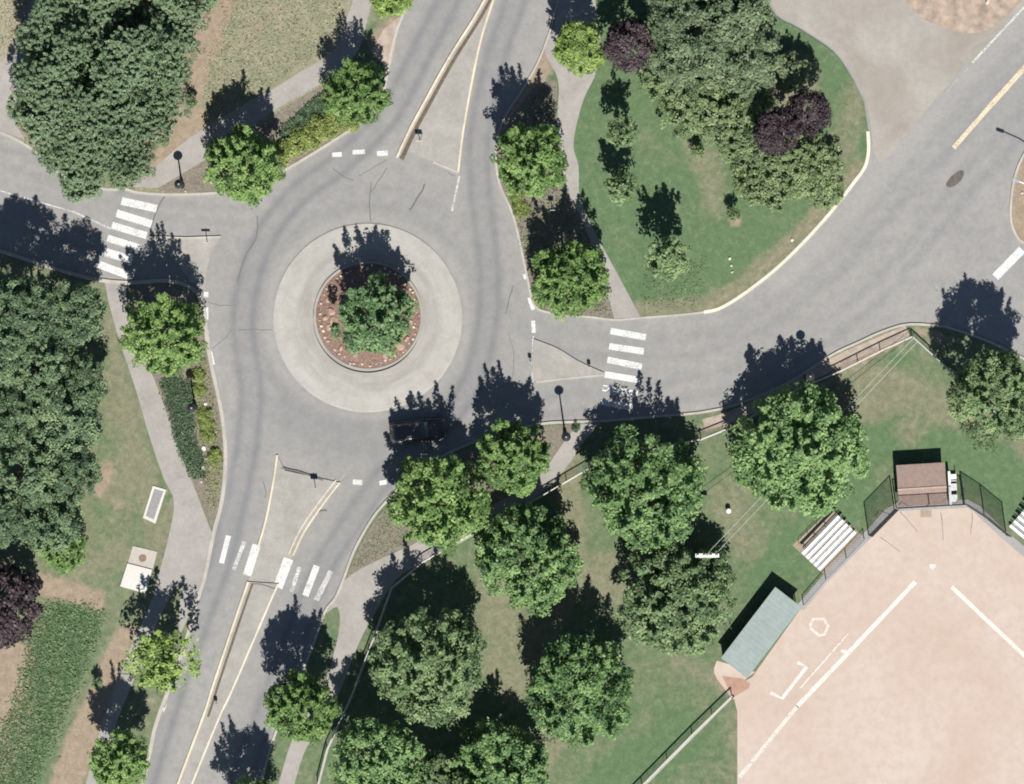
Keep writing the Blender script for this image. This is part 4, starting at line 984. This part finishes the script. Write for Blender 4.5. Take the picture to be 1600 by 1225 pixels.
# ------------------------------------------------------------------ field floodlight, wires, small items
def floodlight():
    x, y = XY((1105, 866), 7.5); r = thing('floodlight_pole', 'wooden pole with a white floodlight crossbar between two park trees', 'floodlight', (x, y, 0.1))
    bm = bmesh.new(); tube(bm, [(0, 0, -.1), (0, 0, 8)], [0.15, 0.10], 10); obj('pole', bm, M['wood'], r)
    bm = bmesh.new(); box(bm, (0, -0.1, 7.5), (2.0, 0.34, 0.14), bevel=0.02); obj('crossbar', bm, M['white_metal'], r)
    for sx in (-.8, -.25, .3, .8):
        bm = bmesh.new(); lathe(bm, [(0, .1), (.10, .1), (.15, -.12), (.0, -.12)], 12, (sx, -.13, 7.7)); obj('lamp_head', bm, M['white_metal'], r)
floodlight()
def wire(a, b, za, zb, lab):
    n = 14; pts = []
    A = Vector((*XY(a, za), za)); B = Vector((*XY(b, zb), zb))
    for i in range(n + 1):
        t = i / n; p = A.lerp(B, t); p.z -= 0.25 * 4 * t * (1 - t); pts.append(p)
    bm = bmesh.new(); tube(bm, pts, 0.018, 5); o = obj('overhead_wire', bm, M['wire']); tag(o, lab, 'wire', 'overhead wires')
wire((1427, 529), (1104, 866), 1.25, 7.5, 'upper of two wires from the fence corner to the floodlight')
wire((1434, 533), (1116, 868), 1.25, 7.5, 'lower of two wires from the fence corner to the floodlight')
def bin_(px, py, label, m, r0=.22):
    x, y = XY((px, py)); r = thing('waste_bin', label, 'bin', (x, y, .1))
    bm = bmesh.new(); lathe(bm, [(0, 0), (r0 * .85, 0), (r0, .6), (r0 * .9, .6), (r0 * .9, .5)], 16); obj('bucket', bm, M[m], r)
    bm = bmesh.new(); lathe(bm, [(r0 * 1.05, .61), (r0 * .9, .68), (0, .72)], 16); obj('lid', bm, M[m], r)
bin_(1138, 798, 'small pale round bin on the grass by the large park tree', 'white_metal')

# utility slabs by the west sidewalk
def slab(name, pts, z, m, label, cat, lid=None, lidm=None, frame=4.0):
    c = np.mean(np.array(pts), 0)
    r = thing(name, label, cat, tuple(V3(c, 0.1)))
    def loc(p, z): 
        v = V3(p, z); return (v.x - r.location.x, v.y - r.location.y, z - 0.1)
    bm = bmesh.new()
    vs = [bm.verts.new(loc(p, z)) for p in pts]; lo = [bm.verts.new(loc(p, 0.05)) for p in pts]
    bm.faces.new(vs); n = len(pts)
    for i in range(n): bm.faces.new((vs[i], lo[i], lo[(i + 1) % n], vs[(i + 1) % n]))
    bmesh.ops.recalc_face_normals(bm, faces=bm.faces)
    obj('slab', bm, M[m], r)
    if lid:
        bm = bmesh.new(); vs = [bm.verts.new(loc(p, z + 0.02)) for p in lid]; lo = [bm.verts.new(loc(p, z - 0.02)) for p in lid]; bm.faces.new(vs); n = len(lid)
        for i in range(n): bm.faces.new((vs[i], lo[i], lo[(i + 1) % n], vs[(i + 1) % n]))
        bmesh.ops.recalc_face_normals(bm, faces=bm.faces)
        obj('lid', bm, M[lidm], r)
slab('utility_vault', [(239, 759), (260, 765), (243, 818), (223.5, 809)], 0.20, 'white_slab', 'long gray vault lid framed in white concrete on the west lawn', 'utility vault', [(241.5, 764), (255.5, 768), (240.5, 812), (228, 806)], 'grey_lid')
slab('concrete_pad', [(208, 853), (246, 862), (239, 889), (200, 879)], 0.16, 'beige', 'beige concrete pad with a round brown cover beside the west sidewalk', 'concrete pad', circ(223, 872, 6, 0, 345, 14), 'trash')
slab('white_slab', [(199.5, 880), (238, 890), (228, 927), (188, 916)], 0.28, 'white_slab', 'bright white concrete slab touching the beige pad', 'concrete slab')

# ------------------------------------------------------------------ fences
def netting_bm(bm, a, b, z0, z1, sp=0.12, r=0.007):
    a = Vector(a); b = Vector(b); Ln = (b - a).length; d = (b - a) / Ln; H = z1 - z0
    up = Vector((0, 0, 1)); nn = d.cross(up)
    def wire_(s0, t0, s1, t1):
        p = a + d * s0 + up * (z0 + t0); q = a + d * s1 + up * (z0 + t1)
        e = (q - p).normalized(); w = e.cross(nn).normalized() * r
        A = [bm.verts.new(p + w), bm.verts.new(p - w * .5 + nn * r), bm.verts.new(p - w * .5 - nn * r)]
        B = [bm.verts.new(q + w), bm.verts.new(q - w * .5 + nn * r), bm.verts.new(q - w * .5 - nn * r)]
        for i in range(3): bm.faces.new((A[i], A[(i + 1) % 3], B[(i + 1) % 3], B[i]))
    s_ = -H
    while s_ < Ln:
        for sg in (1, -1):
            # diagonal from (s,0) to (s+H,H) or mirrored, clipped to panel
            p0, p1 = (s_, 0.0), (s_ + H, H)
            if sg < 0: p0, p1 = (s_ + H, 0.0), (s_, H)
            (sa, ta), (sb, tb) = p0, p1
            def clip(sa, ta, sb, tb):
                for lim, side in ((0, 1), (Ln, -1)):
                    fa, fb = side * (sa - lim), side * (sb - lim)
                    if fa < 0 and fb < 0: return None
                    if fa < 0: t = fa / (fa - fb); sa, ta = sa + (sb - sa) * t, ta + (tb - ta) * t
                    elif fb < 0: t = fb / (fb - fa); sb, tb = sb + (sa - sb) * t, tb + (ta - tb) * t
                return sa, ta, sb, tb
            c = clip(sa, ta, sb, tb)
            if c and abs(c[0] - c[2]) > 0.02: wire_(*c)
        s_ += sp
def fence(name, line, h, label, cat, post_every=2.6, rail='rail', rr=0.04, pr=0.04, net=None, netm='netting', group=None, postm='galv', rails=1):
    pts = [V3(p, 0) for p in line]
    r = thing(name, label, cat, (pts[0].x, pts[0].y, 0.1), 0, group)
    P = [p - pts[0] for p in pts]
    bm = bmesh.new(); tube(bm, [(p.x, p.y, h) for p in P], rr, 8); obj('top_rail', bm, M[rail], r)
    if rails > 1:
        bm = bmesh.new(); tube(bm, [(p.x, p.y, h * 0.5) for p in P], rr, 6); obj('middle_rail', bm, M[rail], r)
    bmN = bmesh.new()
    first = True
    for a, b in zip(P, P[1:]):
        n = max(1, round((b - a).length / post_every))
        for i in range(0 if first else 1, n + 1):
            q = a.lerp(b, i / n)
            bm = bmesh.new(); tube(bm, [(q.x, q.y, -0.08), (q.x, q.y, h + 0.04)], pr, 7); obj('post', bm, M[postm], r)
        first = False
        if net: netting_bm(bmN, a, b, 0.05, h - 0.03, net)
    if net: obj('netting', bmN, M[netm], r)
    else: bmN.free()
    return r
parkline = [(497, 1225), (511, 1170), (549, 1088), (588, 985), (612, 918), (660, 878), (718, 844), (850, 772), (920, 731), (1010, 702), (1095, 686), (1155, 662), (1235, 612), (1305, 583), (1375, 548), (1423, 526)]
fence('park_fence', parkline, 1.1, 'low pale rail fence bounding the southeast park along the sidewalk', 'fence', 2.8, rr=0.055, net=0.22, netm='galv')
ribbon('fence_footing', off(parkline, 1.5), 0.11, Z3, M['kerb'])
fence('park_fence', [(1425, 527), (1482, 579), (1530, 625), (1568, 657), (1640, 705)], 1.1, 'low pale rail fence running from the park corner past the dull green tree', 'fence', 2.8, rr=0.06, net=0.22, netm='galv')
fence('field_fence', [(1143, 1086), (1081, 1146), (1003, 1225), (900, 1330)], 1.0, 'pale rail fence running from the dugout to the bottom edge', 'fence', 2.7, rr=0.07, net=0.2, netm='netting', postm='dark_metal')
ribbon('fence_footing_field', [(1146, 1086), (1084, 1148), (1006, 1227), (902, 1332)], 0.26, Z2, M['kerb'])
fence('field_fence', [(1255, 945), (1290, 905), (1322, 872), (1350, 842)], 1.3, 'low dark fence in front of the first bleachers', 'fence', 2.5, rail='galv', rr=0.03, net=0.3, netm='galv')
def backstop(name, pts, h, label, arms):
    r = fence(name, pts, h, label, 'backstop', 2.6, rail='dark_metal', rr=0.04, pr=0.05, net=0.13, postm='dark_metal', rails=1, group='backstop panels behind home plate')
    o0 = V3(pts[0])
    for a, b in arms:
        p, q = V3(a) - o0, V3(b) - o0
        bm = bmesh.new(); tube(bm, [(p.x, p.y, h * .62), (p.x + (q.x - p.x) * .3, p.y + (q.y - p.y) * .3, h * .92), (q.x, q.y, h + .3)], 0.022, 7); obj('arm', bm, M['galv'], r)
    return r
backstop('backstop', [(1357, 836), (1397, 795)], 4.2, 'left tall chain link backstop panel between shed and bleachers', [((1372, 838), (1400, 860)), ((1402, 798), (1426, 828))])
backstop('backstop', [(1400, 793), (1449, 790), (1505, 787)], 3.6, 'middle chain link backstop panel in front of the brown shed', [((1466, 800), (1467, 842))])
backstop('backstop', [(1507, 788), (1538, 808), (1572, 836)], 4.2, 'right tall chain link backstop panel running toward the right edge', [((1514, 800), (1508, 832))])

# ------------------------------------------------------------------ shed, dugout, bleachers
def shed():
    a = math.radians(3.5)
    cx, cy = XY((1440, 757), 1.9); r = thing('field_shed', 'small shed with a brown gable roof behind the backstop', 'shed', (cx, cy, 0.1), a)
    w, d, e, rg = 4.0, 3.3, 1.75, 2.05; yr = -0.28
    bm = bmesh.new(); box(bm, (0, 0, e / 2), (w - .25, d - .25, e)); obj('wall', bm, M['block_wall'], r)
    for y0_, y1_ in ((d / 2 + .12, yr), (-d / 2 - .12, yr)):
        bm = bmesh.new()
        z0_ = e; v = [(-w / 2 - .08, y0_, z0_), (w / 2 + .08, y0_, z0_), (w / 2 + .08, y1_, rg), (-w / 2 - .08, y1_, rg)]
        t = [bm.verts.new(p) for p in v]; u = [bm.verts.new((p[0], p[1], p[2] + .07)) for p in v]
        bm.faces.new(t); bm.faces.new(u)
        for i in range(4): bm.faces.new((t[i], t[(i + 1) % 4], u[(i + 1) % 4], u[i]))
        bmesh.ops.recalc_face_normals(bm, faces=bm.faces); obj('roof', bm, M['brown_roof'], r)
    bm = bmesh.new(); tube(bm, [(-w / 2 - .1, yr, rg + .06), (w / 2 + .1, yr, rg + .06)], .09, 6); obj('ridge_cap', bm, simple('ridge_cap', (.33, .25, .21), .8), r)
    bm = bmesh.new()
    for s_ in (-1, 1):
        t = [bm.verts.new((s_ * (w / 2 - .13), y, z)) for y, z in ((-d / 2 + .13, e), (d / 2 - .13, e), (yr, rg))]; bm.faces.new(t)
    obj('gable', bm, M['block_wall'], r)
    bm = bmesh.new(); box(bm, (.6, -d / 2 + .1, .85), (1.5, .06, .7)); obj('hatch', bm, M['wood'], r)
shed()
def white_rack():
    x, y = XY((1488, 762), .6); r = thing('storage_rack', 'white storage rack standing against the right side of the shed', 'storage rack', (x, y, 0.1), math.radians(3))
    bm = bmesh.new(); box(bm, (-.28, 0, .62), (.2, 2.9, 1.25), bevel=.02); obj('panel', bm, M['white_metal'], r)
    for y0_ in (-.9, 0.05, .85):
        bm = bmesh.new(); box(bm, (.12, y0_, .45), (.55, .62, .12), bevel=.02); obj('shelf', bm, M['white_metal'], r)
    for y0_ in (-1.3, 1.3):
        bm = bmesh.new(); tube(bm, [(.36, y0_, 0), (.36, y0_, .9)], .035, 7); obj('post', bm, M['galv'], r)
white_rack()
def dugout():
    A, B, Cc, D = [np.array(p, float) for p in ((1122, 1030), (1213, 920), (1250, 946), (1172, 1057))]
    ctr = (A + B + Cc + D) / 4; u = ((B - A) + (Cc - D)) / 2; v = ((Cc - B) + (D - A)) / 2
    Lm, Wm = np.hypot(*u) * S, np.hypot(*v) * S
    ang = math.atan2(-u[1], u[0])
    x, y = XY(ctr, 2.0); r = thing('dugout', 'long dugout with a flat faded teal roof beside the infield', 'dugout', (x, y, 0.1), ang)
    # local +x along length (to upper right), local -y toward the field
    hb, hf = 1.80, 2.05
    bm = bmesh.new()
    v = [(-Lm / 2, Wm / 2, hb), (Lm / 2, Wm / 2, hb), (Lm / 2 , -Wm / 2, hf), (-Lm / 2, -Wm / 2, hf)]
    t = [bm.verts.new(p) for p in v]; w_ = [bm.verts.new((p[0], p[1], p[2] + .09)) for p in v]
    bm.faces.new(t); bm.faces.new(w_)
    for i in range(4): bm.faces.new((t[i], t[(i + 1) % 4], w_[(i + 1) % 4], w_[i]))
    bmesh.ops.recalc_face_normals(bm, faces=bm.faces); obj('roof', bm, M['teal_roof'], r)
    sl = math.atan2(hf - hb, -Wm)
    bm = bmesh.new()
    n = 18
    for i in range(n + 1):
        xx = -Lm / 2 + .05 + (Lm - .1) * i / n
        tube(bm, [(xx, Wm / 2, hb + .095), (xx, -Wm / 2, hf + .095)], .008, 5)
    obj('roof_seams', bm, M['teal_roof'], r)
    bm = bmesh.new(); box(bm, (0, Wm / 2 - .18, hb / 2 - .03), (Lm - .4, .15, hb - .06)); obj('back_wall', bm, M['block_wall'], r)
    for s_ in (-1, 1):
        bm = bmesh.new(); box(bm, (s_ * (Lm / 2 - .28), 0.05, hb / 2 - .03), (.15, Wm - .7, hb - .06)); obj('side_wall', bm, M['block_wall'], r)
    for i in range(4):
        bm = bmesh.new(); tube(bm, [(-Lm / 2 + .3 + (Lm - .6) * i / 3, -Wm / 2 + .18, -.05), (-Lm / 2 + .3 + (Lm - .6) * i / 3, -Wm / 2 + .18, hf)], .05, 8); obj('post', bm, M['galv'], r)
    bm = bmesh.new(); box(bm, (0, Wm / 2 - .55, .45), (Lm - 1.2, .35, .06)); obj('bench', bm, M['wood'], r)
dugout()
def bleachers(px, py, ang, label):
    x, y = XY((px, py), .8); r = thing('bleachers', label, 'bleachers', (x, y, 0.108), ang, 'white bleachers beside the backstop')
    Ln = 4.5; W_ = 2.35
    # local x along rows, local -y is the front
    for i in range(5):
        yy = -W_ / 2 + .16 + i * .49; z = .36 + .2 * i
        bm = bmesh.new(); box(bm, (0, yy, z + .1), (Ln, .27, .045), bevel=.01); obj('seat_plank', bm, M['alu'], r)
        if i:
            bm = bmesh.new(); box(bm, (0, yy - .235, z - .12), (Ln, .09, .04), bevel=.008); obj('foot_plank', bm, M['galv'], r)
    for i in range(4):
        xx = -Ln / 2 + .3 + (Ln - .6) * i / 3
        bm = bmesh.new()
        box(bm, (xx, 0, .03), (.06, W_, .06))
        tube(bm, [(xx, -W_ / 2 + .1, .3), (xx, W_ / 2 - .1, 1.12)], .03, 6)
        for k in range(5):
            yy = -W_ / 2 + .16 + k * .49
            tube(bm, [(xx, yy, 0), (xx, yy, .42 + .2 * k)], .025, 6)
        obj('frame', bm, M['galv'], r)
    bm = bmesh.new()
    for z in (1.45, 1.75): tube(bm, [(-Ln / 2, W_ / 2 + .02, z), (Ln / 2, W_ / 2 + .02, z)], .022, 6)
    for k in range(5): tube(bm, [(-Ln / 2 + Ln * k / 4, W_ / 2 + .02, .9), (-Ln / 2 + Ln * k / 4, W_ / 2 + .02, 1.75)], .022, 6)
    obj('guard_rail', bm, M['galv'], r)
bleachers(1294.5, 848, math.radians(46), 'white bleachers on a tan pad between the dugout and the backstop')
uu = np.array((0.77, 0.64)); vv = np.array((0.64, -0.77))
cb = np.array((1577, 823)) + uu * 41 + vv * 21
bleachers(cb[0], cb[1], math.radians(-39.7), 'white bleachers cut by the right edge beside the right backstop panel')

# ------------------------------------------------------------------ car in the tree shadow
def loft(bm, secs, n=16):
    """secs: (x, half_width, z_low, z_high, roundness) cross sections along x"""
    rings = []
    for x, hw, zl, zh, rd in secs:
        ring = []
        for j in range(n):
            a = 2 * math.pi * j / n
            c, s_ = math.cos(a), math.sin(a)
            e = rd
            yy = hw * math.copysign(abs(c) ** e, c); zz = (zl + zh) / 2 + (zh - zl) / 2 * math.copysign(abs(s_) ** e, s_)
            ring.append(bm.verts.new((x, yy, zz)))
        rings.append(ring)
    for a, b in zip(rings, rings[1:]):
        for j in range(n): bm.faces.new((a[j], a[(j + 1) % n], b[(j + 1) % n], b[j]))
    bm.faces.new(rings[0][::-1]); bm.faces.new(rings[-1])
    bmesh.ops.recalc_face_normals(bm, faces=bm.faces)
def car():
    x, y = XY((652, 673), 1.2); r = thing('parked_car', 'charcoal sport utility car below the roundabout island, half hidden in a street tree shadow', 'car', (x, y, 0.0), math.radians(6))
    bm = bmesh.new()
    loft(bm, [(-2.38, .72, .42, .85, .5), (-2.30, .88, .32, 1.02, .4), (-1.6, .93, .28, 1.08, .35), (0, .94, .27, 1.08, .32), (1.0, .94, .28, 1.06, .33), (1.7, .91, .3, 1.0, .38), (2.2, .85, .34, .9, .42), (2.38, .68, .42, .74, .5)], 20)
    obj('body', bm, M['car_paint'], r, True)
    bm = bmesh.new()
    loft(bm, [(-2.25, .74, .98, 1.10, .45), (-1.85, .74, .98, 1.66, .35), (-.6, .76, 1.0, 1.72, .3), (.3, .74, 1.0, 1.68, .32), (1.15, .7, 1.0, 1.06, .4)], 20)
    obj('window_band', bm, M['glass'], r, True)
    bm = bmesh.new()
    loft(bm, [(-1.95, .62, 1.62, 1.70, .5), (-1.5, .68, 1.64, 1.755, .45), (-.6, .70, 1.66, 1.785, .45), (.1, .67, 1.64, 1.745, .45), (.4, .6, 1.62, 1.69, .5)], 20)
    rf = obj('roof', bm, M['car_paint'], r, True)
    for s_ in (-1, 1):
        bm = bmesh.new(); tube(bm, [(-1.6, s_ * .6, 1.77), (-1.55, s_ * .6, 1.82), (-.2, s_ * .6, 1.82), (-.15, s_ * .6, 1.75)], .022, 6); obj('roof_rail', bm, M['galv'], rf)
    bm = bmesh.new()
    v = [(-2.18, -.58, 1.17), (-2.18, .58, 1.17), (-1.93, .52, 1.6), (-1.93, -.52, 1.6)]
    f = bm.faces.new([bm.verts.new((p[0] - .045, p[1], p[2] + .02)) for p in v]); bmesh.ops.solidify(bm, geom=[f], thickness=.02)
    obj('rear_window', bm, M['rear_glass'], r)
    for sx in (-1.45, 1.45):
        for s_ in (-1, 1):
            bm = bmesh.new()
            mt = Matrix.Translation((sx, s_ * .84, .36)) @ Matrix.Rotation(math.pi / 2, 4, 'X')
            bmesh.ops.create_cone(bm, cap_ends=True, segments=24, radius1=.36, radius2=.36, depth=.24, matrix=mt)
            w = obj('wheel', bm, M['tyre'], r)
            bm = bmesh.new(); mt = Matrix.Translation((sx, s_ * .965, .36)) @ Matrix.Rotation(math.pi / 2, 4, 'X')
            bmesh.ops.create_cone(bm, cap_ends=True, segments=20, radius1=.23, radius2=.21, depth=.03, matrix=mt); obj('rim', bm, M['galv'], w)
    for s_ in (-1, 1):
        bm = bmesh.new(); box(bm, (2.29, s_ * .6, .72), (.14, .32, .14), bevel=.03, rz=-s_ * .35); obj('headlight', bm, M['lampglass'], r)
        bm = bmesh.new(); box(bm, (-2.32, s_ * .72, .85), (.12, .2, .22), bevel=.03); obj('tail_light', bm, M['red_lens'], r)
        bm = bmesh.new(); box(bm, (.75, s_ * 1.0, 1.08), (.12, .2, .14), bevel=.03); obj('side_mirror', bm, M['car_paint'], r)
car()

# ------------------------------------------------------------------ light, sky, camera
sc = bpy.context.scene
w = bpy.data.worlds.new('World'); sc.world = w; w.use_nodes = True
nt = w.node_tree; bg = nt.nodes['Background']
sky = nt.nodes.new('ShaderNodeTexSky'); sky.sky_type = 'NISHITA'; sky.sun_disc = False
sky.sun_elevation = SUN_EL; sky.sun_rotation = SUN_AZ; sky.air_density = 1.0; sky.dust_density = 0.4; sky.ozone_density = 2.0
nt.links.new(sky.outputs[0], bg.inputs[0]); bg.inputs[1].default_value = 0.05
sl = bpy.data.lights.new('sun', 'SUN'); sl.energy = 5.0; sl.angle = math.radians(0.5); sl.color = (1.0, 0.965, 0.91)
so = bpy.data.objects.new('sun', sl); C.objects.link(so)
d = Vector((math.sin(SUN_AZ) * math.cos(SUN_EL), math.cos(SUN_AZ) * math.cos(SUN_EL), math.sin(SUN_EL)))
so.location = d * 100; so.rotation_euler = d.to_track_quat('Z', 'Y').to_euler()
cam = bpy.data.cameras.new('camera'); co = bpy.data.objects.new('camera', cam); C.objects.link(co)
co.location = (0, 0, CAM_H); co.rotation_euler = (0, 0, 0)
cam.sensor_width = 36; cam.sensor_fit = 'HORIZONTAL'; cam.lens = 36 * CAM_H / (1600 * S); cam.clip_end = 8000; cam.clip_start = 1
sc.camera = co
sc.view_settings.view_transform = 'Standard'; sc.view_settings.look = 'None'; sc.view_settings.gamma = 1.0; sc.view_settings.use_curve_mapping = False
sc.view_settings.exposure = 0.58
sc.cycles.filter_width = 1.9
sc.cycles.max_bounces = 6; sc.cycles.transparent_max_bounces = 8
